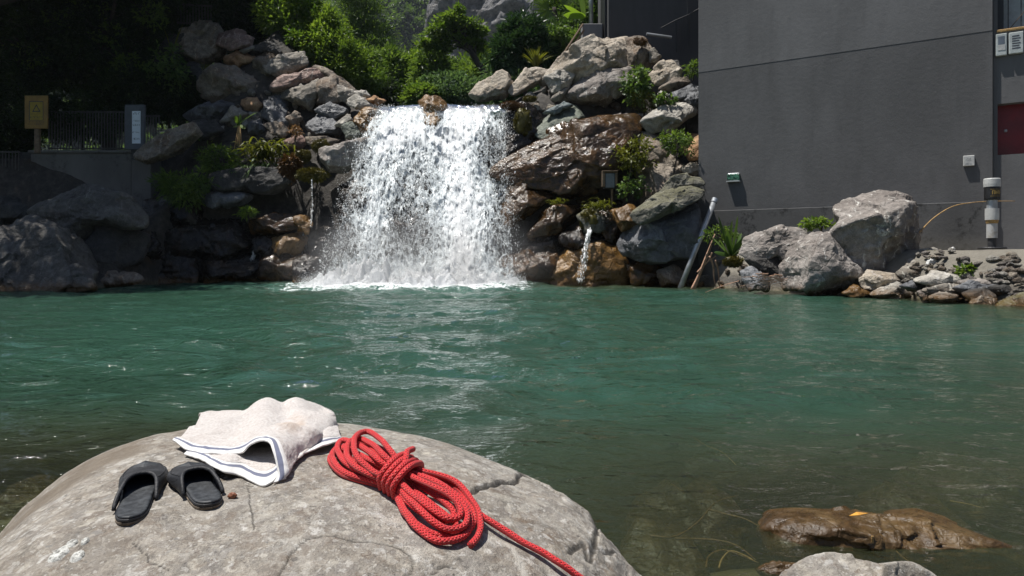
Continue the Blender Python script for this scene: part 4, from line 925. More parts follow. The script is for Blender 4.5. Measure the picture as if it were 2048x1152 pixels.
left = Vt.reshape(40, 60, 3)[:, 0].copy(); left[:, 2] = .2
V = np.vstack([Vt, skirt, left]); fs = [grid_faces(40, 60), np.array([[2400 + i, 2401 + i, i + 1, i] for i in range(59)]), np.array([[2460 + i, i * 60, (i + 1) * 60, 2461 + i] for i in range(39)])]
o = mesh_np('concrete_pad', V, fs, M['concrete'], smooth=True, origin=(bx, DB, 0.2)); tag(o, 'rough sloping concrete pad under the bollard', 'concrete pad')
def lathe(prof, c, seg=28):
    prof = np.array(prof, float); th = np.linspace(0, 2 * np.pi, seg, endpoint=False)
    V = np.stack([c[0] + prof[:, :1] * np.cos(th), c[1] + prof[:, :1] * np.sin(th), np.repeat(c[2] + prof[:, 1:], seg, 1)], -1)
    return V.reshape(-1, 3), grid_faces(len(prof), seg, True)
e = empty('bollard', (bx, DB, 1.0)); tag(e, 'capped white and grey pipe bollard with a black label on the pad', 'bollard')
pz = lambda y: H + (HY - y) / F * DB; pr = lambda w: w / 2 / F * DB
t = NT('stained_white_pipe'); p = t.pos(); n = t.noise(p, 6, 5, .6); M['pipe_w'] = t.done(t.bsdf(t.mix(t.mapr(n, .5, .7), (.50, .50, .49), (.36, .33, .28)), .45)); 
for nm, rows, mt in (('base_flange', [(0, 498), (24, 498), (25, 496), (24, 494), (0, 494)], 'dkmetal'), ('lower_pipe', [(7.5, 496), (7.5, 474), (0, 474)], 'dkmetal'),
                     ('stained_pipe', [(0, 476), (9.5, 476), (9.5, 438), (0, 438)], 'pipe_w'), ('tan_ring', [(0, 447), (10, 447), (11, 442), (11, 437), (0, 437)], 'straw'),
                     ('sleeve', [(0, 440), (12, 440), (12.2, 430), (12, 417), (0, 417)], 'white'), ('neck', [(0, 418), (9.5, 418), (9.5, 399), (0, 399)], 'zinc'),
                     ('label_band', [(0, 400), (13, 400), (13.6, 397), (13.6, 376), (13, 373), (0, 373)], 'black'), ('cap', [(0, 374), (14.4, 374), (14.8, 368), (14.6, 359), (13.6, 357), (0, 356.6)], 'white')):
    V, f = lathe([(pr(2 * a), pz(b) - 0) for a, b in rows], (bx, DB, 0)); part = mesh_np(nm, V, f, M[mt], e, smooth=False)
    if nm == 'label_band': band = part
mb = MB(); rg = np.random.default_rng(8); rb = pr(27.2) + .0005
def onband(a, y): return np.array([bx + rb * math.sin(a), DB - rb * math.cos(a), pz(y)])
for a in np.linspace(-.55, .55, 7):
    for q in range(2):
        a2 = a + rg.uniform(-.04, .04); ax = np.stack([[math.cos(a2), math.sin(a2), 0], [math.sin(a2), -math.cos(a2), 0], [0, 0, 1]])
        if q == 0: mb.box(onband(a2, 386), (.012, .004, .075), ax)
        else: mb.box(onband(a2 + .04, 386 + rg.choice([-3.4, 0, 3.4])), (.032, .004, .012), ax)
for y in (379.5, 393):
    for a in np.linspace(-.75, .75, 12):
        ax = np.stack([[math.cos(a), math.sin(a), 0], [math.sin(a), -math.cos(a), 0], [0, 0, 1]]); mb.box(onband(a, y), (.022, .003, .006), ax)
mb.build('lettering', M['gold'], e)['kind'] = 'stuff'
mb = MB(); mb.tube(catmull([P(a, b, d) for a, b, d in [(1830, 475, 15.0), (1845, 458, 15.0), (1870, 434, 15.0), (1905, 413, 15.0), (1945, 405, 15.1), (1985, 402.5, 15.15), (2030, 402, 15.2)]], 40), np.linspace(.016, .007, 40), 6)
o = mb.build('dry_reed', M['straw'], smooth=True, origin=P(1830, 475, 15)); tag(o, 'long tan reed arching from the biggest boulder to the bollard', 'reed')
# leaning pipe
e = empty('leaning_pipe', P(1362, 574, 18.2)); tag(e, 'grey steel pipe leaning from the water against the house corner', 'pipe')
a_, b_ = P(1360, 578, 18.1), P(1429, 402, 18.6); mb = MB(); mb.tube([a_, (a_ + b_) / 2, b_], .072, 18); mb.build('tube', M['zinc'], e, smooth=True)
mb = MB(); d_ = (b_ - a_) / np.linalg.norm(b_ - a_); mb.tube([b_ - d_ * .04, b_ + d_ * .07], .088, 18); mb.build('end_cap', M['zinc'], e)
# dead fronds
e = empty('dead_fronds', P(1410, 575, 17.6)); tag(e, 'pinkish dead fronds standing bent beside the leaning pipe', 'fronds')
for pts, r in (([(1383, 580), (1398, 548), (1415, 505), (1430, 468)], .04), ([(1388, 580), (1404, 540), (1424, 490)], .03), ([(1418, 512), (1426, 530), (1428, 556), (1433, 578)], .032), ([(1430, 520), (1436, 540), (1440, 578)], .03), ([(1395, 545), (1410, 528), (1432, 512)], .028), ([(1424, 505), (1418, 520), (1410, 530)], .03)):
    mb = MB(); c = catmull([P(a, b, 17.5) for a, b in pts], 14); mb.tube(c, np.linspace(r, r * .35, 14), 7); mb.build('frond_stalk', M['pinkwood'], e, smooth=True)
def twigs(name, label, cat, lines, D, r, mat, org):
    mb = MB()
    for l in lines: mb.tube(catmull([P(a, b, D + (c[0] if c else 0)) for a, b, *c in l], 10), np.linspace(r, r * .4, 10), 5)
    o = mb.build(name, M[mat], smooth=True, origin=P(org[0], org[1], D)); tag(o, label, cat); return o
rg = np.random.default_rng(3); L_ = [[(1505, 552), (1525, 556), (1560, 548)], [(1478, 562), (1450, 570), (1410, 585)], [(1560, 550), (1545, 562), (1530, 582)]]
for k in range(26):
    a, b = rg.uniform(1512, 1555), rg.uniform(545, 566); L_.append([(a, b), (a + rg.normal(0, 14), b + rg.uniform(-3, 8)), (a + rg.normal(0, 26), b + rg.uniform(0, 18))])
twigs('dry_roots', 'tangle of reddish dry roots at the foot of the mauve-grey boulder', 'roots', L_, 15.05, .010, 'pinkwood', (1530, 575))
# flood lamp box on its post
e = empty('flood_lamp', P(1221, 402, 20.2)); tag(e, 'small box lamp on a post in front of the brown slab', 'lamp')
mb = MB(); mb.box(P(1219, 361, 20.25), (.36, .22, .50), None, .02); mb.build('casing', M['dkmetal'], e)
mb = MB(); mb.box(P(1220, 361, 20.12), (.26, .02, .42), None, .004); mb.build('glass', simple('grey_lamp_glass', (.16, .19, .21), .15, .1), e)
mb = MB(); mb.box(P(1206, 358, 20.2), (.10, .25, .48), None, .02); mb.build('side_board', M['wood'], e)
mb = MB(); mb.box(P(1232, 358, 20.2), (.06, .25, .44), None, .02); mb.build('side_board', M['wood'], e)
mb = MB(); mb.box(P(1219, 344, 20.2), (.46, .30, .06), None, .01); mb.build('roof_board', M['darktwig'], e)
mb = MB(); mb.tube([P(1224, 375, 20.25), P(1224, 420, 20.35)], .035, 8); mb.build('post', M['wood'], e)
# litter
rg = np.random.default_rng(12)
for (a, b, s, lab) in ((1903, 499, .07, 'white curled scrap of litter at the foot of the wall plinth'), (1862, 525, .11, 'crumpled white plastic bag among the shore stones')):
    V, f = rock_shape(np.array([(-1, -.4), (-.3, .5), (.6, .7), (1, .1), (.5, -.5)]) * s, .7, a, 3, rough=.22); d = bank_depth(a, b, 15.6) - .06
    o = mesh_np('plastic_litter', V + P(a, b, d), f, M['white'], smooth=False, origin=P(a, b, d)); tag(o, lab, 'litter')

# ------------------------------------------------------------------ left bank: concrete wall, fences, boards
DW = 22.6
def fbox(name, px0, px1, py0, py1, D, dep, mat, parent=None, bev=.0):
    a = P(px0, py1, D); b = P(px1, py0, D); mb = MB(); mb.box(((a[0] + b[0]) / 2, D + dep / 2, (a[2] + b[2]) / 2), (b[0] - a[0], dep, b[2] - a[2]), None, bev); return mb.build(name, M[mat], parent)
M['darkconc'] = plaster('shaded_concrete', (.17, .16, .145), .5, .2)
e = empty('retaining_wall', P(150, 420, DW)); tag(e, 'concrete retaining wall in the shade behind the left boulders', 'wall')
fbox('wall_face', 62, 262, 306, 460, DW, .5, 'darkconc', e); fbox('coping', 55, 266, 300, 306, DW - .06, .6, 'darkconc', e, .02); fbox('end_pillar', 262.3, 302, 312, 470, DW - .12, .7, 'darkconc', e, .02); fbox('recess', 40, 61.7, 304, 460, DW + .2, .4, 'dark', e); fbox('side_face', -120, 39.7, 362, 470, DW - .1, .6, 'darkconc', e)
def fence(label, px0, px1, py0, py1, D, n, r, mat, slope=0):
    e = empty('iron_fence', P((px0 + px1) / 2, py1, D)); tag(e, label, 'fence')
    for k in range(n):
        f_ = k / (n - 1); x = px0 + (px1 - px0) * f_; mb = MB(); mb.tube([P(x, py0 + slope * f_, D), P(x, py1 + slope * f_, D)], r, 6); mb.build('bar', M[mat], e)
    for y in (py0 + 2, py1 - 3):
        mb = MB(); mb.tube([P(px0 - 2, y, D), P(px1 + 2, y + slope, D)], r * 1.5, 6); mb.build('rail', M[mat], e)
M['greyiron'] = simple('grey_iron', (.07, .066, .06), .6)
fence('iron bar fence on top of the concrete wall between the two boards', 98, 250, 222, 300, DW + .15, 27, .018, 'greyiron')
fence('iron bar fence right of the grey notice board', 290, 318, 230, 304, DW + .15, 6, .018, 'greyiron')
fence('iron railing at the left picture edge beside the concrete wall', -60, 38, 302, 364, DW - .2, 16, .018, 'greyiron')
fence('iron fence above the tall crag at the top left', 356, 422, 6, 48, 26.3, 12, .02, 'greyiron', 4)
M['yellow'] = simple('yellow_board', (.30, .175, .04), .6, .2, 4); M['yellow2'] = simple('bright_yellow_print', (.36, .25, .03), .6, .15); M['greybd'] = simple('grey_board', (.085, .095, .11), .6, .2, 4); M['paper'] = simple('white_paper', (.80, .86, .92), .7, .06, 3)
UX = np.array([1.0, 0, 0])
e = empty('warning_sign', P(72, 302, 21.9)); tag(e, 'yellow warning sign on a post in the shade at the far left', 'sign')
fbox('board', 49, 95, 191, 257, 21.8, .05, 'yellow', e, .008); fbox('post', 68, 78, 250, 306, 21.87, .1, 'wood', e, .01)
c0 = P(49, 257, 21.8); sc_ = 21.8 / F; c0[1] -= .001
def line(mb, pts, w, o, dep=.003):
    for (a, b), (c, d) in zip(pts[:-1], pts[1:]):
        p0 = o + np.array([a * sc_, 0, b * sc_]); p1 = o + np.array([c * sc_, 0, d * sc_]); L = np.linalg.norm(p1 - p0); ux = (p1 - p0) / L
        mb.box((p0 + p1) / 2, (L + w, dep, w), np.stack([ux, [0, 1, 0], np.cross(ux, [0, 1, 0])]))
fbox('yellow_panel', 59.5, 85.5, 204, 240, 21.795, .004, 'yellow2', e)
mb = MB(); line(mb, [(10, 17), (37, 17), (37, 54), (10, 54), (10, 17)], .02, c0); line(mb, [(17, 34), (24, 47), (31, 34), (17, 34)], .025, c0 + [0, -.006, 0]); mb.build('black_border', M['ink'], e)
marks('lettering', c0 + [0, -.004, 0], UX, ZU, [(.15, .60, .36, .05), (.14, .64, .21, .045), (.13, .62, .14, .03)], M['ink'], e, seed=5)
e = empty('notice_board', P(270, 308, 22.2)); tag(e, 'tall grey notice board with a white sheet of lines', 'notice board')
fbox('board', 249, 288, 209, 299, 22.05, .12, 'greybd', e, .015); fbox('white_sheet', 264, 281, 222, 287, 22.04, .008, 'paper', e); fbox('stand', 262, 276, 296, 318, 22.1, .1, 'dark', e)
c1 = P(264, 287, 22.037); marks('lettering', c1, UX, ZU, [(.03, .24, .97, .06), (.05, .22, .73, .05), (.03, .25, .60, .06), (.02, .25, .36, .045), (.03, .24, .15, .06)], M['ink'], e, seed=9)
# ------------------------------------------------------------------ vegetation
def leafmat(name, dark, light, rough=.45, trans=.45, hue=None):
    t = NT(name); a = t.n('Attribute', out=2, attribute_name='lv'); p = t.pos()
    c = t.ramp(a, [(0, dark), (.6, tuple((x + y) / 2 for x, y in zip(dark, light))), (1, light)])
    c = t.mix(t.mapr(t.noise(p, .9, 4), .3, .7, 0, .45), c, hue or tuple(x * .8 for x in dark))
    b = t.bsdf(c, rough, **{'Specular_IOR_Level': .4})
    tl = t.n('BsdfTranslucent', {0: t.mix(1.0, c, (1.5, 1.5, .7), 'MULTIPLY')})
    return t.done(t.n('MixShader', {0: trans, 1: b, 2: tl}))
M['lf_mid'] = leafmat('mid_green_leaves', (.055, .105, .022), (.200, .290, .065))
M['lf_bright'] = leafmat('bright_green_leaves', (.065, .125, .020), (.240, .335, .062))
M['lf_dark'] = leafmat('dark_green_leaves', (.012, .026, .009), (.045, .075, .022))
M['lf_blue'] = leafmat('blue_green_leaves', (.060, .115, .060), (.170, .250, .135))
M['lf_gloss'] = leafmat('glossy_dark_leaves', (.022, .055, .022), (.090, .165, .075), rough=.22, trans=.2)
M['lf_yellow'] = leafmat('yellow_green_leaves', (.070, .085, .010), (.230, .240, .035), trans=.4)
M['lf_lime'] = leafmat('lime_leaf', (.10, .18, .02), (.28, .42, .06), trans=.45)
M['lf_fresh'] = leafmat('fresh_leaves', (.05, .10, .022), (.17, .26, .075), trans=.35)
M['lf_moss'] = leafmat('ochre_moss', (.070, .060, .006), (.200, .170, .022), trans=.1)
M['lf_rust'] = leafmat('rusty_moss', (.070, .032, .008), (.190, .095, .022), trans=.1)
M['bark'] = simple('bark', (.055, .045, .035), .9, .35, 9, .02)
M['leafpink'] = leafmat('withered_leaves', (.22, .12, .07), (.50, .32, .22), trans=.2)
VR = np.random.default_rng(77)
def leaf_quads(pos, ax, nrm, L, wid, fold=.18):
    n = len(pos); ax = ax / np.linalg.norm(ax, axis=1)[:, None]
    nrm = nrm - ax * np.sum(nrm * ax, 1)[:, None]; nrm /= np.linalg.norm(nrm, axis=1)[:, None] + 1e-9
    sd = np.cross(ax, nrm); L = L[:, None]; w = L * wid
    V = np.stack([pos, pos + ax * L * .45 + sd * w * .5 + nrm * L * fold * .5, pos + ax * L - nrm * L * fold * .4, pos + ax * L * .45 - sd * w * .5 + nrm * L * fold * .5], 1)
    return V.reshape(-1, 3), np.arange(n * 4).reshape(n, 4)
def blob_leaves(c, r, nclump, per, L, wid=.5, shell=.5, droop=.2, spread=.115):
    d = VR.normal(size=(nclump, 3)); d /= np.linalg.norm(d, axis=1)[:, None]
    rad = VR.uniform(shell, 1.0, nclump) ** .6 * (1 + .5 * fbm(d * 2.1 + c, 3, 5))
    cc = d * rad[:, None]
    cs = VR.uniform(.4, 1.6, nclump) * spread
    off = VR.normal(size=(nclump, per, 3)); q = cc[:, None] + off * cs[:, None, None]
    pos = (c + q * r).reshape(-1, 3)
    axv = (off + .55 * d[:, None] + VR.normal(size=(nclump, per, 3)) * .5).reshape(-1, 3); axv[:, 2] -= droop
    nr = VR.normal(size=(nclump * per, 3)) * .55 + [0, 0, 1] + .3 * np.repeat(d, per, 0)
    Ls = L * VR.uniform(.6, 1.3, nclump * per)
    lv = np.clip(np.repeat(VR.uniform(0, .75, nclump), per) + VR.normal(.1, .16, nclump * per), 0, 1)
    V, f = leaf_quads(pos, axv, nr, Ls, wid)
    return V, f, np.repeat(lv, 4), c + cc * r
def plant(name, label, cat, base, blobs, L, mat, wid=.5, trunk=None, r0=.12, group=None, limbs=7, part='crown', stem='trunk', **kw):
    base = np.asarray(base, float); e = empty(name, base); tag(e, label, cat, group)
    Vs, Fs, As, tips = [], [], [], []; n = 0
    for (c, r, nc, per) in blobs:
        V, f, a, t_ = blob_leaves(np.asarray(c, float), np.asarray(r, float), nc, per, L, wid, **kw)
        Vs.append(V); Fs.append(f + n); As.append(a); n += len(V); tips.append(t_[:max(2, limbs // len(blobs))])
    mesh_np(part, np.vstack(Vs), np.vstack(Fs), M[mat], e, smooth=False, attrs={'lv': np.concatenate(As)})
    mb = MB(); trunk = np.asarray(trunk, float) if trunk is not None else np.array([base - [0, 0, .2], (base + blobs[0][0]) / 2 + [.05, 0, 0], np.asarray(blobs[0][0])])
    tc = catmull(trunk, 18); mb.tube(tc, np.linspace(r0, r0 * .5, 18), 8)
    for tp in np.vstack(tips):
        s = tc[VR.integers(9, 18)]; m_ = (s + tp) / 2 + VR.normal(0, .06, 3) * np.linalg.norm(tp - s); mb.tube(catmull([s, m_, tp], 8), np.linspace(r0 * .42, r0 * .10, 8), 5)
    mb.build(stem, M['bark'], e, smooth=True, fix=False)
    return e
def pb(px, py, rx, ry, D, nc, per, ry3=None):
    """blob from pixel centre and radii at depth D"""
    k = D / F; return (P(px, py, D), (rx * k, (ry3 if ry3 else (rx + ry) / 2 * k), ry * k), nc, per)
def gnd(x, y): return np.array([x, y, float(G(np.array([x]), np.array([y]), False)[0])])
def gp(px, D): return gnd((px - 1024) / F * D, D)
# big shade trees over the left bank
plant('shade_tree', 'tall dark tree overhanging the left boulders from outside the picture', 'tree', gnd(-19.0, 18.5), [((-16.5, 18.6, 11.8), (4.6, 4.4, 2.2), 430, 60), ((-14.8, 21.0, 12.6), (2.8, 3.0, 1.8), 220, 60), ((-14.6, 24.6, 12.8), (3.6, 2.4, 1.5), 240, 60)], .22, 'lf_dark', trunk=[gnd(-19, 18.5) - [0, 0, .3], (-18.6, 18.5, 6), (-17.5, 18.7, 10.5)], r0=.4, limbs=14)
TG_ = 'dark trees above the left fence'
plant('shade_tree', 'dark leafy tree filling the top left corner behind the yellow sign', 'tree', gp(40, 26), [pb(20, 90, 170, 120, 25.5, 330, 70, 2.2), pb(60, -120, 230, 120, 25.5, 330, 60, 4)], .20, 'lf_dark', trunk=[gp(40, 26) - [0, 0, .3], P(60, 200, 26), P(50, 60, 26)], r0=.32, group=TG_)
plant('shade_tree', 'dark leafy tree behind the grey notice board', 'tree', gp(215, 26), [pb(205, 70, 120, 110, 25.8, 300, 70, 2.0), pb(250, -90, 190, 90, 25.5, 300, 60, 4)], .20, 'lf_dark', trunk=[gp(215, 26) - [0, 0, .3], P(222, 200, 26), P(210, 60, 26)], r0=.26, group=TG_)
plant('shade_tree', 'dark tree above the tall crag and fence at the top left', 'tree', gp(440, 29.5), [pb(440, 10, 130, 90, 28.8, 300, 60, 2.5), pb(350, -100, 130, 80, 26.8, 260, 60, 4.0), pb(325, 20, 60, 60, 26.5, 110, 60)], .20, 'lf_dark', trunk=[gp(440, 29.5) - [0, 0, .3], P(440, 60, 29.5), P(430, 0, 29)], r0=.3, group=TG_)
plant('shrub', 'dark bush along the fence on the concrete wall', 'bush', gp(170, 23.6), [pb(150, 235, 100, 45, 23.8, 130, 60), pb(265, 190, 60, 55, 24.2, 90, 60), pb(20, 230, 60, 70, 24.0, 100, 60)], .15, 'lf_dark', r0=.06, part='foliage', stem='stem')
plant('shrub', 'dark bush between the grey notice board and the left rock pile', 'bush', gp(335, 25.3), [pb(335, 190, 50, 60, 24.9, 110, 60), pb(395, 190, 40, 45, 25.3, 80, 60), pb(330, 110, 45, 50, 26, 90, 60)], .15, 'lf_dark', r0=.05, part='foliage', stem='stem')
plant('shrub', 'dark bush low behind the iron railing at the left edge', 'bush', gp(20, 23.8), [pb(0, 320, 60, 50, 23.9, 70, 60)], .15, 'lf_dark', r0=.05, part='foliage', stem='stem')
for (a, b, ra, rb, D, lab) in ((170, 18, 38, 24, 24.6, 'leaf spray coloured as sunlit high in the dark tree left of the crag'), (215, 70, 30, 22, 24.6, 'leaf spray coloured as sunlit hanging in front of the dark tree'), (120, 40, 30, 18, 24.3, 'leaf spray coloured as sunlit above the yellow sign'), (255, 130, 30, 22, 24.3, 'leaf spray coloured as sunlit above the grey notice board'), (60, 110, 34, 20, 24.3, 'leaf spray coloured as sunlit left of the yellow sign top'), (300, 30, 34, 22, 24.6, 'leaf spray coloured as sunlit left of the fence above the crag')):  # sun dapples put into colour: lighter leaf sprays added in the dark crowns
    plant('branch', lab, 'branch', P(a, b + 10, D), [pb(a, b, ra, rb, D, 26, 14)], .14, 'lf_mid', r0=.03, trunk=[P(a - 60, b - 40, D + .6), P(a - 25, b - 18, D + .2), P(a, b, D)], part='foliage', stem='twig')
# sunny trees behind the left pile
ML = 'sunlit trees behind the left rock pile'
plant('tree', 'bright green leafy tree directly behind the top of the left pile', 'tree', gp(600, 27.5), [pb(590, 40, 70, 62, 27.2, 170, 60), pb(640, 90, 55, 50, 26.4, 120, 60), pb(560, 0, 60, 40, 28.5, 70, 60)], .17, 'lf_bright', r0=.16, group=ML)
plant('tree', 'light green feathery tree above the right skyline of the left pile', 'tree', gp(680, 26.5), [pb(680, 125, 48, 52, 26.0, 130, 60), pb(655, 60, 40, 40, 26.6, 80, 60), pb(720, 165, 40, 35, 26.2, 80, 60)], .15, 'lf_bright', r0=.12, group=ML, wid=.36)
plant('tree', 'dark tree in the gap behind the reddish boulder', 'tree', gp(530, 29.5), [pb(520, 50, 75, 70, 29.2, 160, 60), pb(470, 30, 60, 50, 29, 110, 60)], .18, 'lf_dark', r0=.2)
plant('conifer', 'layered feathery conifer in front of the blue forested slope', 'tree', gp(735, 40), [pb(725, 40, 42, 18, 39, 60, 60), pb(735, 70, 48, 18, 39, 70, 60), pb(742, 100, 52, 16, 39, 70, 60), pb(750, 125, 56, 16, 39, 70, 60), pb(720, 10, 36, 18, 39, 50, 60), pb(705, -20, 40, 20, 39, 50, 60)], .20, 'lf_mid', wid=.22, r0=.2, spread=.22)
CT = 'bushes on the far bank above the waterfall'
for k, (a, b, ra, rb, D, m, lab) in enumerate((
  (720, 150, 50, 45, 30, 'lf_mid', 'green bush left of centre under the conifer'), (775, 150, 45, 45, 34, 'lf_mid', 'mid green pointed bush above the left lip of the waterfall'),
  (820, 155, 36, 42, 35, 'lf_bright', 'bright green pointed bush above the middle of the waterfall'), (865, 150, 40, 45, 33, 'lf_mid', 'green bush left of the dark leaning trunk'),
  (905, 180, 62, 28, 27.5, 'lf_blue', 'feathery blue-green bush just behind the waterfall lip'), (850, 190, 35, 18, 27, 'lf_bright', 'low bright bush behind the waterfall lip'),
  (975, 150, 50, 48, 34, 'lf_mid', 'green bush right of the dark leaning trunk'), (1015, 165, 45, 40, 30, 'lf_blue', 'bush behind the pale pointed boulder'), (740, 188, 60, 26, 27.5, 'lf_dark', 'dark shaded bush above the left end of the waterfall lip'),
  (800, 195, 45, 16, 28, 'lf_dark', 'low dark bush at the left of the waterfall lip'), (930, 150, 60, 28, 42, 'lf_mid', 'distant bush behind the leaning tree'), (840, 145, 80, 26, 48, 'lf_mid', 'distant wide bush in front of the cliff'), (1030, 145, 60, 28, 46, 'lf_mid', 'distant bush left of the glossy shrub'))):
    plant('bush', lab, 'bush', gp(a, D), [pb(a, b, ra, rb, D, 110, 34), pb(a, b + rb * .7, ra * 1.1, rb * .8, D, 70, 34), pb(a + VR.uniform(-.5, .5) * ra, b - rb * .75, ra * .35, rb * .5, D, 16, 26)], .18 if D < 33 else .24, m, r0=.08, group=CT, spread=.15, part='foliage', stem='stem', wid=.4)
lt = plant('leaning_tree', 'spreading tree with a dark leaning trunk in front of the cliff', 'tree', gp(985, 32), [pb(878, 64, 26, 12, 32, 26, 36), pb(903, 40, 26, 11, 32, 26, 36), pb(932, 50, 26, 12, 32, 26, 36), pb(955, 66, 18, 9, 32, 18, 36), pb(925, 80, 24, 8, 32, 18, 36), pb(856, 88, 20, 8, 32, 16, 36), pb(962, 92, 14, 9, 32, 12, 36), pb(888, 92, 18, 7, 32, 12, 36), pb(915, 20, 14, 8, 32, 8, 30)],
      .19, 'lf_bright', spread=.2, trunk=[gp(985, 32) - [0, 0, .3], P(975, 170, 32), P(952, 120, 32), P(925, 75, 32), P(905, 50, 32)], r0=.2, limbs=18)
# right side plants
plant('glossy_shrub', 'dense glossy dark green shrub left of the fan palm', 'bush', gp(1050, 27), [pb(1045, 85, 46, 46, 27, 150, 40), pb(1010, 110, 26, 34, 26.8, 60, 40), pb(1085, 110, 22, 34, 26.8, 50, 40)], .26, 'lf_gloss', wid=.28, r0=.1, part='foliage', stem='stem')
plant('bush', 'pale mixed foliage between the trellis and the fan palm', 'bush', gp(1125, 27.5), [pb(1120, 85, 34, 32, 27, 70, 40), pb(1150, 45, 34, 40, 28, 80, 40)], .17, 'lf_fresh', r0=.06, part='foliage', stem='stem')
plant('tree', 'bright foliage behind the steel pole', 'tree', gp(1200, 31), [pb(1195, 15, 34, 45, 30, 110, 50), pb(1150, -10, 70, 40, 31, 120, 50)], .18, 'lf_bright', r0=.12)
def blades(name, label, cat, base, tips, w, mat, parent_part='blades', bend=.35, seg=6, up=None, group=None):
    """arched strap leaves from one base: tips are world end points"""
    base = np.asarray(base, float); e = empty(name, base); tag(e, label, cat, group)
    for tp in tips:
        tp = np.asarray(tp, float); L = np.linalg.norm(tp - base); mid = (base + tp) / 2 + [0, 0, L * bend]
        b0 = base + VR.normal(0, .012, 3); c = catmull([b0, (b0 * .45 + mid * .55), mid * .45 + tp * .55, tp], seg + 1)
        T = np.gradient(c, axis=0); s = np.cross(T, [0, -.3, 1.0] + VR.normal(0, .4, 3)); s /= np.linalg.norm(s, axis=1)[:, None] + 1e-9
        ww = w * np.interp(np.linspace(0, 1, seg + 1), [0, .25, .6, 1], [.45, .9, 1, .03]); nn = np.cross(T, s); nn /= np.linalg.norm(nn, axis=1)[:, None] + 1e-9
        V = np.stack([c - s * ww[:, None] + nn * ww[:, None] * .35, c, c + s * ww[:, None] + nn * ww[:, None] * .35], 1).reshape(-1, 3)
        mesh_np('leaf', V, grid_faces(seg + 1, 3), M[mat], e, smooth=True, attrs={'lv': np.full(len(V), VR.uniform(.2, 1))})
    return e
def bladestuff(name, label, cat, base, n, L, w, mat, spread=1.0, up=.9, droop=.4, kind=None, area=0.0, group=None):
    """many thin blades joined: grass tufts, ferns"""
    base = np.asarray(base, float); Vs = []; As = []
    for k in range(n):
        a = VR.uniform(0, 6.283); el = VR.uniform(.2, 1.0) * spread; l = L * VR.uniform(.5, 1.15)
        b0 = base + [VR.normal(0, area), VR.normal(0, area * .5), VR.normal(0, area * .4)]
        t = np.linspace(0, 1, 6)[:, None]; h = np.array([math.cos(a) * el, math.sin(a) * el, 0])
        c = b0 + h * l * t + np.array([0, 0, 1]) * l * (up * t - droop * (t ** 2) * (.4 + el))
        s = np.array([-math.sin(a), math.cos(a), 0]) + VR.normal(0, .3, 3); ww = (w * np.array([.5, .9, 1, .85, .55, .05]))[:, None]
        Vs.append(np.stack([c - s * ww, c + s * ww], 1).reshape(-1, 3)); As.append(np.full(12, VR.random()))
    f = grid_faces(6, 2); o = mesh_np(name, np.vstack(Vs), (np.arange(n)[:, None, None] * 12 + f[None]).reshape(-1, 4), M[mat], smooth=True, origin=base, attrs={'lv': np.concatenate(As)})
    tag(o, label, cat, group, kind); return o
bladestuff('grass_clump', 'spiky yellow-green grass clump above the pale slab', 'grass', P(1072, 138, 24.6), 120, 1.0, .022, 'lf_yellow', .75, 1.0, .45)
# fan palm
fp = empty('fan_palm', gp(1118, 28)); tag(fp, 'fan palm with spiky round leaves at the top of the picture', 'palm')
mb = MB(); mb.tube(catmull([gp(1118, 28), P(1116, 60, 28), P(1108, 15, 28)], 12), .08, 8); mb.build('trunk', M['bark'], fp, smooth=True)
for (a, b, R_, th0, th1) in ((1098, 20, .85, 100, 300), (1110, -8, .9, 30, 220), (1124, 10, .6, -60, 120)):
    Vs = []; c = P(a, b, 27.6)
    for q in np.linspace(math.radians(th0), math.radians(th1), 26):
        l = R_ * VR.uniform(.85, 1.1); d = np.array([math.cos(q), VR.uniform(-.35, .1), math.sin(q)]); s = np.array([-math.sin(q), .2, math.cos(q)]) * .022
        Vs.append(np.array([c - s * .4, c + s * .4, c + d * l * .55 + s, c + d * l * .55 - s, c + d * l - [0, 0, .08]]))
    n_ = len(Vs); V = np.vstack(Vs); f4 = np.array([[0, 1, 2, 3]]) + np.arange(n_)[:, None] * 5; f3 = np.array([[3, 2, 4]]) + np.arange(n_)[:, None] * 5
    mesh_np('fan_leaf', V, [f4, f3], M['lf_mid'], fp, smooth=False, attrs={'lv': VR.random(len(V))})
blades('banana_plant', 'banana plant with two large lime green leaves', 'plant', P(1170, 34, 26.0), [P(1128, 10, 25.8), P(1126, 30, 25.6), P(1160, -40, 26)], .17, 'lf_lime', bend=.12)
blades('broad_leaved_plant', 'broad-leaved green plant growing at the foot of the house wall', 'plant', P(1462, 515, 16.9), [P(1437, 432, 16.9), P(1447, 448, 16.7), P(1475, 432, 16.8), P(1465, 440, 17), P(1498, 470, 16.8), P(1428, 505, 16.6), P(1440, 480, 16.7), P(1497, 490, 16.6), P(1455, 460, 16.6), P(1425, 475, 17), P(1483, 465, 17)], .075, 'lf_fresh', bend=.10)
blades('sprouting_plant', 'small sprouting plant with long leaves on the left pile', 'plant', P(478, 250, 22.6), [P(515, 225, 22.3), P(470, 232, 22.4), P(466, 255, 22.4), P(490, 258, 22.3), P(480, 228, 22.6)], .075, 'lf_bright', bend=.15)
mb = MB()
for k in range(7): x = VR.normal(0, 4); mb.tube(catmull([P(478 + x * .3, 252, 22.5), P(477 + x, 275, 22.3), P(474 + x * 1.6, 300 + VR.uniform(-12, 8), 22.25)], 8), np.linspace(.02, .006, 8), 5)
o = mb.build('hanging_roots', M['straw'], smooth=True, origin=P(478, 252, 22.5)); tag(o, 'thin pale roots hanging below the sprouting plant', 'roots')
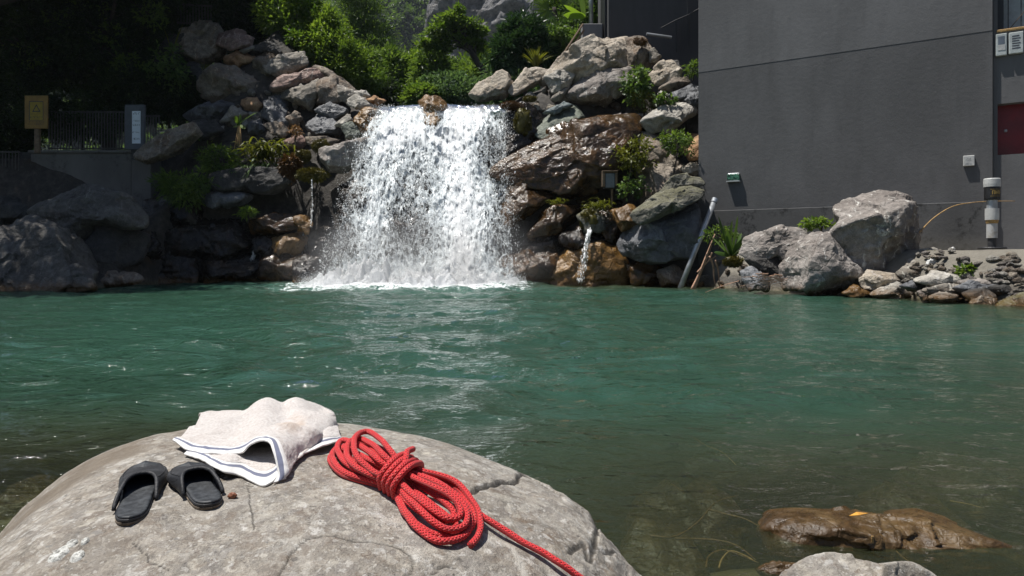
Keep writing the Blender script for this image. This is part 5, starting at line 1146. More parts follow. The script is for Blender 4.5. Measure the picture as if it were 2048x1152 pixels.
def bushlet(label, px, py, rx, ry, D, m, L, nc, per, wid=.6, name='small_shrub', stem_to=None, cat='shrub', **kw):
    b = P(px, py + ry, D + .1) if stem_to is None else P(stem_to[0], stem_to[1], D + .1)
    return plant(name, label, cat, b, [pb(px, py, rx, ry, D, nc, per)], L, m, wid=wid, r0=.025, part='foliage', stem='stem', limbs=6, **kw)
bushlet('leafy shrub with fresh leaves at the left end of the pile', 338, 140, 34, 45, 24.3, 'lf_fresh', .16, 60, 14, .65)
bushlet('leafy green shrub below the peak of the right pile', 1272, 170, 24, 36, 21.7, 'lf_fresh', .15, 46, 14, .7)
bushlet('brownish scrub under the leafy shrub on the right pile', 1288, 200, 26, 22, 21.6, 'lf_yellow', .07, 60, 22, .4)
bushlet('small fresh plant above the bright cream rock', 1330, 200, 18, 10, 20.9, 'lf_fresh', .14, 16, 9, .7)
bushlet('yellow-green shrub on a thin stem in front of the brown slab', 1266, 310, 36, 30, 20.0, 'lf_yellow', .12, 55, 16, .6, stem_to=(1245, 402))
bushlet('fresh leaves low on the stem of the yellow-green shrub', 1262, 375, 24, 26, 19.9, 'lf_fresh', .13, 26, 10, .7)
bushlet('wiry green shrub beside the house corner', 1355, 285, 32, 22, 19.8, 'lf_mid', .11, 50, 14, .45, stem_to=(1345, 345))
bushlet('small green sprig against the shaded house wing', 1385, 138, 18, 12, 21.6, 'lf_mid', .14, 22, 10, .3)
bushlet('small green weed on top of the shore boulders', 1640, 447, 34, 10, 15.8, 'lf_bright', .10, 34, 12, .6)
bushlet('green fern sprig on the dark cliff', 495, 425, 16, 8, 21.0, 'lf_bright', .14, 18, 12, .3)
bushlet('dark fern bush hanging on the shaded cliff', 370, 375, 52, 34, 21.2, 'lf_mid', .20, 70, 22, .3)
bushlet('ragged leafy scrub at the left end of the fern ledge', 440, 320, 40, 30, 21.9, 'lf_mid', .14, 60, 18, .45)
bushlet('dry scrub under the fern tuft', 470, 345, 40, 22, 21.8, 'lf_fresh', .10, 50, 16, .4)
bushlet('weed with yellow flowers at the foot of the biggest boulder', 1868, 512, 24, 7, 14.4, 'lf_yellow', .07, 40, 14, .6)
bushlet('green weed left of the purplish cobble', 1930, 541, 18, 9, 13.1, 'lf_bright', .09, 30, 12, .6)
bushlet('green weed right of the purplish cobble', 1998, 540, 18, 10, 12.9, 'lf_bright', .09, 30, 12, .6)
bushlet('low leaves under the broad-leaved plant', 1438, 470, 30, 14, 17.4, 'lf_mid', .13, 24, 10, .4)
bladestuff('fern_tuft', 'big yellow-green fern tuft on the ledge left of the waterfall', 'fern', P(528, 310, 22.0), 260, .85, .028, 'lf_yellow', .9, .85, .75, area=.33)
bladestuff('fern_tuft', 'hanging fern fronds below the big yellow-green tuft', 'fern', P(520, 335, 21.8), 160, .7, .026, 'lf_fresh', .9, .35, .9, area=.20)
bladestuff('grass_tuft', 'thin dry grass stalks above the leafy shrub on the left', 'grass', P(345, 108, 24.8), 9, 1.1, .014, 'lf_yellow', .8, 1.0, .25)
bladestuff('grass_tuft', 'small grass tuft on the wide rough brown boulder', 'grass', P(412, 140, 24.4), 40, .4, .012, 'lf_yellow', .8, .8, .4, area=.08)
def moss(label, px, py, rx, ry, D, m, n=1600, hang=0.0, name='moss_cushion'):
    c = P(px, py, D); k = D / F; d = VR.normal(size=(n, 3)); d /= np.linalg.norm(d, axis=1)[:, None]; d[:, 1] = -abs(d[:, 1]) * .6
    pos = c + d * [rx * k, rx * k * .8, ry * k] * VR.uniform(.75, 1.05, n)[:, None] * (1 + .25 * fbm(d * 2 + px, 3, 3))[:, None]
    ax = d + VR.normal(0, .4, (n, 3)); ax[:, 2] -= hang
    V, f = leaf_quads(pos, ax, VR.normal(size=(n, 3)), np.full(n, .05 + .12 * hang) * VR.uniform(.6, 1.4, n), .35)
    lump, lf = rock_shape(np.array([(math.cos(a) * rx * k * .86, math.sin(a) * ry * k * .86) for a in np.linspace(0, 6.28, 10)[:-1]]), .8, int(px), 3, rough=.12)
    e = empty(name, c); tag(e, label, 'moss'); mesh_np('cushion', lump + c, lf, M[m], e, attrs={'lv': VR.random(len(lump)) * .5})
    mesh_np('moss_tips', V, f, M[m], e, smooth=False, attrs={'lv': np.repeat(VR.random(n), 4)}); return e
moss('yellow moss cushion left of the waterfall, the lower one', 605, 313, 18, 13, 21.9, 'lf_moss'); moss('yellow moss cushion left of the waterfall, the upper one', 641, 292, 17, 13, 22.0, 'lf_moss')
moss('rusty hanging moss left of the thin thread of water', 580, 335, 16, 22, 21.5, 'lf_rust', hang=1.2); moss('rusty moss band under the yellow cushions', 625, 350, 28, 10, 21.3, 'lf_moss', hang=.5)
moss('rusty moss strip right of the waterfall lip', 1045, 245, 16, 24, 21.7, 'lf_moss', 1200, .3); moss('rusty moss patch among the stones at the waterfall lip', 1022, 212, 22, 8, 21.9, 'lf_rust', 900)
moss('yellow-green moss on the stones right of the waterfall lip', 1060, 198, 14, 5, 22.4, 'lf_moss', 700); bladestuff('fern_tuft', 'low green ferns above the round mossy rock', 'fern', P(1197, 414, 19.9), 170, .34, .014, 'lf_yellow', 1.0, .7, .55, area=.20)
bladestuff('fern_tuft', 'small fern tuft on the wet ledges right of the waterfall', 'fern', P(1113, 406, 20.3), 80, .28, .013, 'lf_yellow', 1.0, .7, .5, area=.12); moss('moss cap over the round rock with the spout', 1180, 440, 20, 18, 19.75, 'lf_moss', 1200, .2)
moss('moss patch under the broad-leaved plant', 1466, 524, 20, 10, 16.6, 'lf_moss', 900); moss('orange lichen tuft on the dark brown flank of the peak', 1280, 84, 14, 8, 22.6, 'lf_rust', 500)
bushlet('bunch of withered pinkish leaves beside the reddish-brown stone', 590, 262, 10, 9, 22.3, 'leafpink', .14, 14, 8, .3, name='withered_leaves', cat='leaves')

# ------------------------------------------------------------------ far mountain with forest and cliff
mx = np.linspace(-170, 170, 260); mz = np.linspace(0, 1, 170); MX, MS = np.meshgrid(mx, mz)
hill = 135 + 25 * fbm(np.stack([MX * .012, 0 * MX, 0 * MX], -1), 4, 3)
px_ = 1024 + F * MX / 190
cl = sst(790, 860, px_) * sst(1500, 1250, px_)
MZ = 2 + MS * hill
MY = 150 + MZ * (1.15 - .45 * cl) + 20 * sst(800, 640, px_) * -1
q = np.stack([MX * .05, MY * .05, MZ * .05], -1); MY = MY + 16 * fbm(q, 6, 9, .55, ridge=True) - 7 * fbm(q * 3.1, 4, 19, .6, ridge=True)
t = NT('far_slope'); p = t.pos(); px3 = t.xyz(p, 0)
n1 = t.noise(p, .05, 7, .62); n2 = t.noise(p, .35, 7, .68); n3 = t.noise(t.n('Mapping', {0: p, 3: (1, 1, .35)}), .22, 6, .65)
cliff = t.ramp(n2, [(.3, (.055, .06, .07)), (.5, (.22, .215, .215)), (.7, (.40, .385, .37))]); cliff = t.mix(t.mapr(n3, .42, .30), cliff, (.05, .055, .06))
wood = t.ramp(n2, [(.35, (.010, .022, .012)), (.6, (.035, .060, .022)), (.75, (.06, .085, .03))])
ca = t.n('Attribute', out=2, attribute_name='cliff')
fm = t.mapr(t.math('ADD', ca, t.math('MULTIPLY', t.math('SUBTRACT', n1, .5), 1.5)), .40, .52)
M['far'] = t.done(t.bsdf(t.mix(fm, wood, cliff), .95, t.bump(t.math('ADD', n2, n3), 3.0, 1.0)))
mo = mesh_np('mountain', np.stack([MX, MY, MZ], -1).reshape(-1, 3), grid_faces(170, 260), M['far'], attrs={'cliff': (cl * .9).ravel()}); tag(mo, 'steep forested mountain with a grey cliff far behind the river', 'mountain', kind='structure')
# far-off wood on the mountain: one mass of crowns
n_ = 5200; u = VR.uniform(-150, 120, n_); s = VR.random(n_) ** .8; ii = np.clip(((u + 170) / 340 * 259).astype(int), 0, 259); jj = np.clip((s * 169).astype(int), 0, 169)
ok = (VR.random(n_) > cl[jj, ii] * 1.03) | (fbm(np.stack([u * .08, 0 * u, MZ[jj, ii] * .08], -1), 3, 4) > .33); ii, jj, u = ii[ok], jj[ok], u[ok]
pc = np.stack([u, MY[jj, ii] - 1, MZ[jj, ii]], 1); per = 34
d = VR.normal(size=(len(pc), per, 3)); d /= np.linalg.norm(d, axis=2)[..., None]; d[..., 2] = abs(d[..., 2]); R_ = VR.uniform(1.2, 2.6, len(pc))[:, None, None]
V, f = leaf_quads((pc[:, None] + d * R_ * [1, 1, 1.1] * VR.uniform(.5, 1, (len(pc), per, 1))).reshape(-1, 3), (d + VR.normal(0, .6, d.shape)).reshape(-1, 3), VR.normal(size=(len(pc) * per, 3)) + [0, 0, .8], VR.uniform(.6, 1.3, len(pc) * per), .7)
o = mesh_np('far_wood', V, f, M['lf_mid'], smooth=False, attrs={'lv': np.repeat(np.repeat(VR.random(len(pc)), per) * .6, 4)}); tag(o, 'dense far wood covering the mountain slope', 'wood', kind='stuff')
# ------------------------------------------------------------------ foreground boulder
BP = [-0.6576, 1.5781, 0.3833, -0.4243, 0.7293, 0.7119, -0.001, 0.0477]; BR8 = np.array([1.0994, 1.078, 1.1607, 1.1164, 0.7133, 0.769, 0.8004, 0.9538])
_bc = np.fft.rfft(BR8) / 8
def bR(ph): return _bc[0].real + sum(2 * (_bc[k] * np.exp(1j * k * ph)).real * (0.5 if k == 4 else 1) for k in range(1, 5))
def blump(x, y):
    q = np.stack([x * 2.2, y * 2.2, 0 * x], -1); return .020 * fbm(q * .9, 3, 61) + .009 * fbm(q * 3.0, 4, 67) + .006 * np.minimum(fbm(q * 1.8, 3, 71, ridge=True), .3)
def zB(x, y, lump=True):
    dx, dy = x - BP[0], y - BP[1]; r = np.hypot(dx, dy); s = np.clip(r / bR(np.arctan2(dy, dx)), 0, 1)
    a = np.arcsin(s ** (1 / BP[4])); z = BP[3] + (BP[2] - BP[3]) * np.cos(a) ** BP[5] + BP[6] * dx + BP[7] * dy
    return z + (blump(x, y) if lump else 0)
_HD = np.arange(.6, 3.2, .0015)
def hit(px, py, h=0.0):
    x = (px - 1024) / F * _HD; z = H + (HY - py) / F * _HD; k = np.nonzero(z <= zB(x, _HD) + h)[0]
    if len(k): D = _HD[k[0]]
    else: D = _HD[np.argmin(z - zB(x, _HD) - h)]
    return P(px, py, D)
def hits(pts): return np.array([hit(a, b, c) for a, b, c in pts])
na, nr = 960, 300
ph = np.linspace(0, 2 * np.pi, na, endpoint=False); aa = np.concatenate([np.linspace(.002, 1, nr) ** .9 * (np.pi / 2 * .985)])
S = np.sin(aa) ** BP[4]; Rr = bR(ph)
BX = BP[0] + S[:, None] * Rr[None] * np.cos(ph)[None]; BY = BP[1] + S[:, None] * Rr[None] * np.sin(ph)[None]
BZ = BP[3] + (BP[2] - BP[3]) * (np.cos(aa) ** BP[5])[:, None] + BP[6] * (BX - BP[0]) + BP[7] * (BY - BP[1]) + blump(BX, BY)
def pdist(line, n=120, h=0):
    c = catmull(hits([(a, b, h) for a, b in line]), n); c[:, :2] += np.stack([.008 * fbm(c * 40, 3, 2), .008 * fbm(c * 40, 3, 9)], 1)
    out = np.full(BX.shape, 9.0)
    x0, x1, y0_, y1 = c[:, 0].min() - .1, c[:, 0].max() + .1, c[:, 1].min() - .1, c[:, 1].max() + .1
    m = (BX > x0) & (BX < x1) & (BY > y0_) & (BY < y1)
    q = np.stack([BX[m], BY[m]], 1); d = np.full(len(q), 9.0); sg = np.zeros(len(q))
    for i in range(len(c) - 1):
        a, b = c[i, :2], c[i + 1, :2]; e = b - a; t_ = np.clip(((q - a) @ e) / (e @ e + 1e-12), 0, 1); dd = np.hypot(*(q - a - t_[:, None] * e).T)
        cr = e[0] * (q[:, 1] - a[1]) - e[1] * (q[:, 0] - a[0]); up = dd < d; sg[up] = np.sign(cr[up]); d = np.minimum(d, dd)
    out[m] = d; s2 = np.zeros(BX.shape); s2[m] = sg
    return out, s2
crack = np.zeros(BX.shape); vein = np.zeros(BX.shape); dz = np.zeros(BX.shape)
d1, s1 = pdist([(940, 986), (975, 974), (1000, 968), (1020, 968), (1034, 962), (1048, 955), (1080, 966), (1110, 977)])
crack = np.maximum(crack, sst(.007, .002, d1)); dz += .006 * sst(.12, .0, d1) * (s1 > 0) * sst(.0, .006, d1) - .009 * sst(.007, .002, d1)
for ln, w in (([(555, 1160), (580, 1112), (605, 1082), (640, 1072), (700, 1080), (780, 1092), (815, 1105), (828, 1128), (812, 1160)], .0030), ([(490, 930), (498, 970), (502, 1010), (507, 1060)], .002), ([(1140, 1105), (1165, 1088), (1190, 1085), (1212, 1062)], .008), ([(1185, 1085), (1205, 1105), (1232, 1112)], .009), ([(335, 1140), (300, 1120), (262, 1085)], .002), ([(850, 1150), (880, 1140), (905, 1138)], .003)):
    d1, s1 = pdist(ln); crack = np.maximum(crack, sst(w, w * .3, d1)); dz -= w * 1.1 * sst(w * 1.2, 0, d1)
d1, s1 = pdist([(940, 1062), (985, 1075), (1020, 1095), (1042, 1125), (1052, 1165)]); vein = sst(.010, .004, d1)
BXn, BYn, BZn = BX, BY, BZ + dz
q = np.stack([BX, BY, BZ], -1); side = sst(.30, .15, BZ); BZn = BZn + side * .02 * fbm(q * 7, 4, 33, .6, ridge=True)
edge = BX > BP[0]; BXn = BXn + side * .015 * fbm(q * 9, 4, 39, .6)
t = NT('foreground_granite'); p = t.pos(); z = t.xyz(p, 2)
n1 = t.noise(p, 2.6, 6, .6, .5); n2 = t.noise(p, 14, 7, .68, .3); n3 = t.noise(p, 55, 5, .7); n4 = t.noise(p, 230, 3, .7)
c = t.ramp(n1, [(.25, (.150, .124, .094)), (.5, (.270, .245, .210)), (.75, (.385, .362, .325))])
c = t.mix(1.0, c, t.ramp(n2, [(.28, .36), (.5, 1.0), (.70, 1.5)]), 'MULTIPLY')
c = t.mix(.8, c, t.ramp(n3, [(.28, .5), (.5, 1.0), (.72, 1.6)]), 'MULTIPLY')
c = t.mix(.75, c, t.ramp(n4, [(.3, .45), (.5, 1.0), (.7, 1.6)]), 'MULTIPLY')
c = t.mix(t.math('MULTIPLY', t.mapr(t.noise(p, 7, 5, .6), .52, .68), .45), c, (.30, .235, .16))
wq = t.n('VectorMath', {0: p, 1: t.n('VectorMath', {0: t.noise(p, 38, 5, .7, out=1), 'Scale': .055}, operation='SCALE')}, operation='ADD')
for (sc_v, amt, th0) in ((17.0, .55, .0), (44.0, .66, .0), (110.0, .45, .0)):
    vq = t.n('TexVoronoi', {'Vector': wq, 'Scale': sc_v, 'Randomness': 1.0}, out=None)
    pal = t.ramp(t.xyz(vq.outputs[1], 0), [(0.0, (.15, .105, .07)), (.22, (.20, .185, .17)), (.45, (.27, .235, .19)), (.66, (.33, .31, .285)), (.84, (.47, .43, .36)), (1.0, (.60, .58, .545))])
    c = t.mix(t.math('MULTIPLY', t.mapr(vq.outputs[0], .75, .25), amt), c, pal)
wv = t.n('VectorMath', {0: p, 1: t.n('VectorMath', {0: t.noise(p, 25, 3, out=1), 'Scale': .08}, operation='SCALE')}, operation='ADD')
sv = t.n('TexVoronoi', {'Vector': wv, 'Scale': 26.0, 'Randomness': 1.0}, out=None); sel = t.mapr(t.xyz(sv.outputs[1], 0), .80, .88)
spot = t.math('MULTIPLY', t.mapr(t.noise(p, 19, 5, .62, .6), .60, .68), t.mapr(t.noise(p, 3.3, 3), .38, .6))
c = t.mix(t.math('MULTIPLY', spot, .62), c, t.mix(n2, (.46, .45, .43), (.66, .645, .61)))
sv2 = t.n('TexVoronoi', {'Vector': wv, 'Scale': 60.0, 'Randomness': 1.0}, out=None); spot2 = t.math('MULTIPLY', t.mapr(sv2.outputs[0], .42, .26), t.mapr(t.xyz(sv2.outputs[1], 1), .78, .86))
c = t.mix(t.math('MULTIPLY', spot2, .55), c, (.55, .53, .49)); spot3 = t.math('MULTIPLY', t.mapr(sv2.outputs[0], .42, .26), t.mapr(t.xyz(sv2.outputs[1], 2), .86, .92)); c = t.mix(t.math('MULTIPLY', spot3, .6), c, (.075, .068, .06))
lf_ = t.math('MULTIPLY', t.mapr(t.xyz(p, 0), -.45, -1.0), t.mapr(n1, .42, .60)); c = t.mix(t.math('MULTIPLY', lf_, .85), c, t.mix(n2, (.10, .075, .05), (.20, .16, .115)))
c = t.mix(t.math('MULTIPLY', t.mapr(t.math('ADD', z, t.math('MULTIPLY', n1, .1)), .16, .03), .8), c, t.mix(n2, (.05, .035, .018), (.13, .09, .045)))
c = t.mix(t.n('Attribute', out=2, attribute_name='vein'), c, (.44, .41, .36)); c = t.mix(t.math('MULTIPLY', t.n('Attribute', out=2, attribute_name='crack'), .85), c, (.035, .03, .024))
h = t.math('ADD', t.math('MULTIPLY', n2, .5), t.math('MULTIPLY', n3, .22)); b1 = t.bump(h, .03, .7); b2 = t.bump(n4, .0035, .8, b1)
M['granite'] = t.done(t.bsdf(c, t.mapr(n3, .3, .7, .62, .9), b2, **{'Specular_IOR_Level': .4}))
Vb = np.stack([BXn, BYn, BZn], -1).reshape(-1, 3); top = np.array([[BP[0], BP[1], float(zB(np.array([BP[0]]), np.array([BP[1]]))[0])]])
fs = [grid_faces(nr, na, True), np.stack([np.full(na, nr * na), np.arange(na), (np.arange(na) + 1) % na], 1)]
o = mesh_np('boulder', np.vstack([Vb, top]), fs, M['granite'], origin=(BP[0], BP[1], -.35), attrs={'crack': np.append(crack.ravel(), 0), 'vein': np.append(vein.ravel(), 0)})
tag(o, 'big speckled grey boulder in the foreground carrying towel, sandals and rope', 'boulder'); bould = o
def onrock(name, px, py, r, mat, parent=None, seed=0, hgt=.004):
    c = hit(px, py); rg = np.random.default_rng(seed); th = np.linspace(0, 2 * np.pi, 22, endpoint=False); rr = r * (1 + .22 * fbm(np.stack([np.cos(th), np.sin(th), 0 * th + seed], -1) * 1.8, 3, seed))
    V = [];
    for s in (1.0, .8, .4): xx = c[0] + np.cos(th) * rr * s; yy = c[1] + np.sin(th) * rr * s; V.append(np.stack([xx, yy, zB(xx, yy) + (hgt if s < 1 else -.001) * (1 + .4 * rg.random(22))], 1))
    return mesh_np(name, np.vstack(V + [[c + [0, 0, hgt]]]), [grid_faces(3, 22, True), np.stack([44 + np.arange(22), 44 + (np.arange(22) + 1) % 22, np.full(22, 66)], 1)], M[mat], parent)
t = NT('pale_lichen'); p = t.pos(); n = t.noise(p, 90, 5, .7); M['lichen'] = t.done(t.bsdf(t.mix(t.mapr(n, .35, .6), (.16, .155, .14), (.66, .66, .62)), .9, t.bump(n, .006)))
for k, (a, b, r) in enumerate(((118, 1110, .018), (143, 1090, .011), (155, 1115, .012), (170, 1085, .008))): onrock('lichen', a, b, r, 'lichen', bould, k)
c_ = hit(464, 997); V, f = rock_shape(np.array([(math.cos(a), .7 * math.sin(a)) for a in np.linspace(0, 6.28, 9)[:-1]]) * .009, .8, 5, 3, rough=.03)
M['pebble'] = simple('brown_pebble', (.27, .10, .05), .55); o = mesh_np('pebble', V + c_ + [0, 0, .005], f, M['pebble'], origin=c_); tag(o, 'tiny reddish-brown pebble right of the sandals', 'pebble')

# ------------------------------------------------------------------ sandals
t = NT('black_rubber'); v = t.obj(False); n = t.noise(v, 60, 4, .6); w = t.n('TexWave', {'Vector': t.n('TexCoord', out=2), 'Scale': 60.0, 'Distortion': 1.5})
M['footbed'] = t.done(t.bsdf(t.mix(t.mapr(n, .35, .7), (.018, .020, .023), (.055, .060, .066)), .55, t.bump(t.math('ADD', w, t.math('MULTIPLY', n, .4)), .0018)))
t = NT('dusty_black_leather'); v = t.obj(False); n = t.noise(v, 26, 5, .65); n2 = t.noise(v, 240, 3); M['strap'] = t.done(t.bsdf(t.mix(t.mapr(n, .4, .75), (.012, .012, .014), (.045, .046, .05)), .6, t.bump(t.math('ADD', n2, n), .0015)))
t = NT('worn_tan_outsole'); v = t.obj(False); n = t.noise(v, 40, 5, .65); M['outsole'] = t.done(t.bsdf(t.mix(t.mapr(n, .35, .65), (.085, .066, .046), (.24, .19, .14)), .8, t.bump(n, .002)))
SW = ([0, .02, .06, .12, .25, .42, .55, .68, .80, .90, .96, 1.0], [0.0, .055, .095, .120, .128, .125, .138, .165, .176, .150, .100, 0.0])
def sandal(label, heel, toe, mirror, roll=0.0):
    a, b = hit(*heel), hit(*toe); L = np.linalg.norm(b - a); fw = (b - a) / L; up = np.array([0, 0, 1.0]); r = np.cross(fw, up); r /= np.linalg.norm(r); up = np.cross(r, fw)
    e = empty('sandal', a); tag(e, label, 'sandal', 'pair of sandals on the boulder')
    def W_(x, y, z): x = np.asarray(x, float); return a + np.multiply.outer(x * mirror, r) + np.multiply.outer(y, fw) + np.multiply.outer(z, up)
    tt = (1 - np.cos(np.linspace(0, np.pi, 34))) / 2; WD = .238; hw = np.interp(tt, *SW) * WD
    cen = .018 * L * np.sin((tt - .3) * 3.2)
    ox = np.concatenate([cen + hw, (cen - hw)[::-1][1:-1]]); oy = np.concatenate([tt, tt[::-1][1:-1]]) * L
    spring = lambda y: .05 * L * np.clip((y / L - .72) / .28, 0, 1) ** 2 + .012 * L * np.clip((.15 - y / L) / .15, 0, 1) ** 2
    def slab(rings):
        cx, cy = cen.mean(), .5 * L; V = []
        for (ins, z) in rings:
            k = 1 - ins / (.14 * WD); V.append(W_(cx + (ox - cx) * k, cy + (oy - cy) * (1 - ins / (.5 * L)), z + spring(oy)))
        n = len(ox); V = np.vstack(V); m = len(rings); f = [grid_faces(m, n, True)]
        # cap by strips across the outline
        for row, flip in ((0, False), (m - 1, True)):
            i = np.arange(33); A = row * n + i; B = row * n + (i + 1) ; C = row * n + (n - (i + 1)) % n; D_ = row * n + (n - i) % n
            q_ = np.stack([A, B, C, D_], 1); q_ = q_[1:-1] if True else q_; f.append(q_[:, ::-1] if flip else q_)
            f.append(np.array([[row * n, row * n + 1, row * n + n - 1]])); f.append(np.array([[row * n + 33, row * n + 34, row * n + 32]]))
        return V, f
    th = WD * .042
    for nm, rings, mt in (('outsole', [(.002, -.002), (0, .002), (0, th * .5), (.002, th * .56), (.004, th * .58)], 'outsole'), ('midsole', [(.003, th * .58), (.0005, th * .66), (0, th * 1.1), (.002, th * 1.2), (.004, th * 1.22)], 'strap'),
                          ('footbed', [(.003, th * 1.2), (.002, th * 1.45), (.006, th * 1.62), (.013, th * 1.52), (.03, th * 1.40)], 'footbed')):
        V, f = slab(rings); mb = MB(); mb.add(V, f); mb.build(nm, M[mt], e, smooth=(nm != 'outsole'))
    # strap: a band arching over the forefoot
    nu, nv = 44, 22; u = np.linspace(0, 1, nu); U, Vv = np.meshgrid(u, np.linspace(0, 1, nv)); ang = np.pi * (1 - U)
    tb = .30 + .30 * np.sin(ang) ** 1.2 + .05 * np.cos(ang); tf = .94 + .035 * np.sin(ang); T_ = tb + (tf - tb) * Vv
    hwS = np.interp(T_, *SW) * WD * 1.03 + .004; cS = .018 * L * np.sin((T_ - .3) * 3.2); hh = WD * (.165 - .15 * np.clip((T_ - .50) / .46, 0, 1) ** 1.1) * (1 + .02 * np.sin(ang * 5))
    def band(off):
        x = cS + (hwS + off) * np.sign(np.cos(ang)) * np.abs(np.cos(ang)) ** .8; z = th * .75 + (hh + off) * np.sin(ang) ** .75
        return W_(x, T_ * L, z + spring(T_ * L)).reshape(-1, 3)
    Vo, Vi = band(.0035), band(-.001); f = grid_faces(nv, nu); n0 = nv * nu; bd = np.concatenate([np.arange(nu), np.arange(1, nv) * nu + nu - 1, (nv - 1) * nu + np.arange(nu - 2, -1, -1), np.arange(nv - 2, 0, -1) * nu])
    rim = np.stack([bd, np.roll(bd, -1), np.roll(bd, -1) + n0, bd + n0], 1)
    mb = MB(); mb.add(np.vstack([Vo, Vi]), [f, f[:, ::-1] + n0, rim]); st = mb.build('strap', M['strap'], e, smooth=True)
    for row, rr in ((0, .0042), (nv - 1, .003)):
        mb = MB(); mb.tube((Vo.reshape(nv, nu, 3)[row] + Vi.reshape(nv, nu, 3)[row]) / 2, rr, 8); mb.build('edge_binding', M['strap'], st, smooth=True)
    c = Vo.reshape(nv, nu, 3)
    for uu in (9, 34):
        mb = MB(); mb.tube(c[2:nv - 2, uu] + up * .0005, .0011, 5); mb.build('seam', M['strap'], st, smooth=True)
sandal('worn black slide sandal, the left one of the pair', (262, 1054), (288, 946), 1)
sandal('worn black slide sandal, the right one beside the towel', (420, 1022), (378, 944), -1)

# ------------------------------------------------------------------ towel
def cubic_grid(rows, nu, nv):
    ctl = np.array([hits([(a, b, h * .78) for a, b, h in r]) for r in rows]); A = np.stack([catmull(r, nu) for r in ctl]); return np.stack([catmull(A[:, i], nv) for i in range(nu)], 1)
t = NT('terry_cloth'); uv = t.n('TexCoord', out=2); v_ = t.xyz(uv, 1); u_ = t.xyz(uv, 0); p = t.pos()
wob = t.math('MULTIPLY', t.math('SUBTRACT', t.noise(p, 14, 2), .5), .012); vv = t.math('ADD', v_, wob)
n1 = t.noise(p, 420, 2, .6); n2 = t.noise(p, 120, 4, .65); n3 = t.noise(p, 9, 4)
c = t.mix(t.mapr(n2, .3, .7), (.60, .54, .50), (.79, .745, .71)); c = t.mix(t.math('MULTIPLY', t.mapr(n3, .5, .75), .25), c, (.56, .46, .39))
flat = t.mapr(vv, .815, .825)
c = t.mix(flat, c, t.mix(n1, (.66, .645, .625), (.76, .75, .73)))
stripe = t.math('MULTIPLY', t.mapr(vv, .855, .862), t.mapr(vv, .908, .900)); c = t.mix(t.math('MULTIPLY', stripe, .92), c, t.mix(n1, (.075, .085, .15), (.14, .155, .24)))
du = t.math('SUBTRACT', u_, .60); dv = t.math('SUBTRACT', v_, .52); rr = t.math('SQRT', t.math('ADD', t.math('POWER', t.math('MULTIPLY', du, 1.6), 2.0), t.math('POWER', dv, 2.0)))
stn = t.math('MULTIPLY', t.math('MULTIPLY', t.mapr(t.math('ADD', rr, t.math('MULTIPLY', t.math('SUBTRACT', t.noise(p, 26, 4), .5), .25)), .20, .02), t.n('Attribute', out=2, attribute_name='top')), .45); c = t.mix(stn, c, (.50, .30, .15))
hb = t.math('MULTIPLY', t.math('ADD', n1, n2), t.mix(flat, (1, 1, 1), (.25, .25, .25)))
shd = t.bsdf(c, .95, t.bump(hb, .004, 1.0), **{'Sheen_Weight': .25, 'Specular_IOR_Level': .1})
M['towel'] = t.done(shd)
rowsT = [
 [(398, 853, .006), (440, 851, .006), (490, 850, .006), (530, 850, .006), (565, 850, .006), (600, 850, .006), (640, 851, .006), (668, 853, .006), (674, 856, .006)],
 [(402, 832, .046), (445, 820, .055), (498, 820, .058), (532, 806, .075), (563, 815, .062), (592, 806, .075), (638, 811, .066), (663, 824, .050), (670, 846, .012)],
 [(385, 856, .034), (430, 850, .040), (478, 852, .034), (525, 838, .062), (570, 845, .046), (606, 838, .062), (630, 850, .056), (642, 868, .030), (644, 880, .008)],
 [(368, 872, .026), (420, 874, .026), (470, 878, .024), (515, 862, .050), (548, 862, .050), (580, 862, .058), (600, 880, .046), (606, 902, .022), (600, 914, .006)],
 [(354, 880, .024), (400, 890, .020), (450, 898, .020), (492, 888, .042), (522, 874, .068), (550, 880, .074), (566, 906, .056), (574, 938, .026), (570, 954, .008)],
 [(346, 886, .020), (380, 903, .012), (440, 912, .012), (484, 909, .026), (508, 891, .062), (533, 889, .072), (550, 914, .052), (556, 948, .018), (546, 967, .005)]]
rowsA = [
 [(410, 862, .004), (440, 856, .004), (490, 856, .004), (530, 856, .004), (570, 856, .004), (610, 856, .004), (645, 852, .010), (664, 848, .022), (672, 848, .018)],
 [(392, 885, .004), (425, 888, .004), (465, 900, .014), (500, 900, .006), (540, 905, .006), (585, 885, .012), (625, 868, .020), (655, 858, .034), (676, 862, .026)],
 [(368, 913, .005), (402, 925, .004), (440, 946, .020), (480, 954, .005), (532, 972, .004), (572, 938, .006), (612, 908, .012), (650, 893, .022), (683, 882, .014)]]
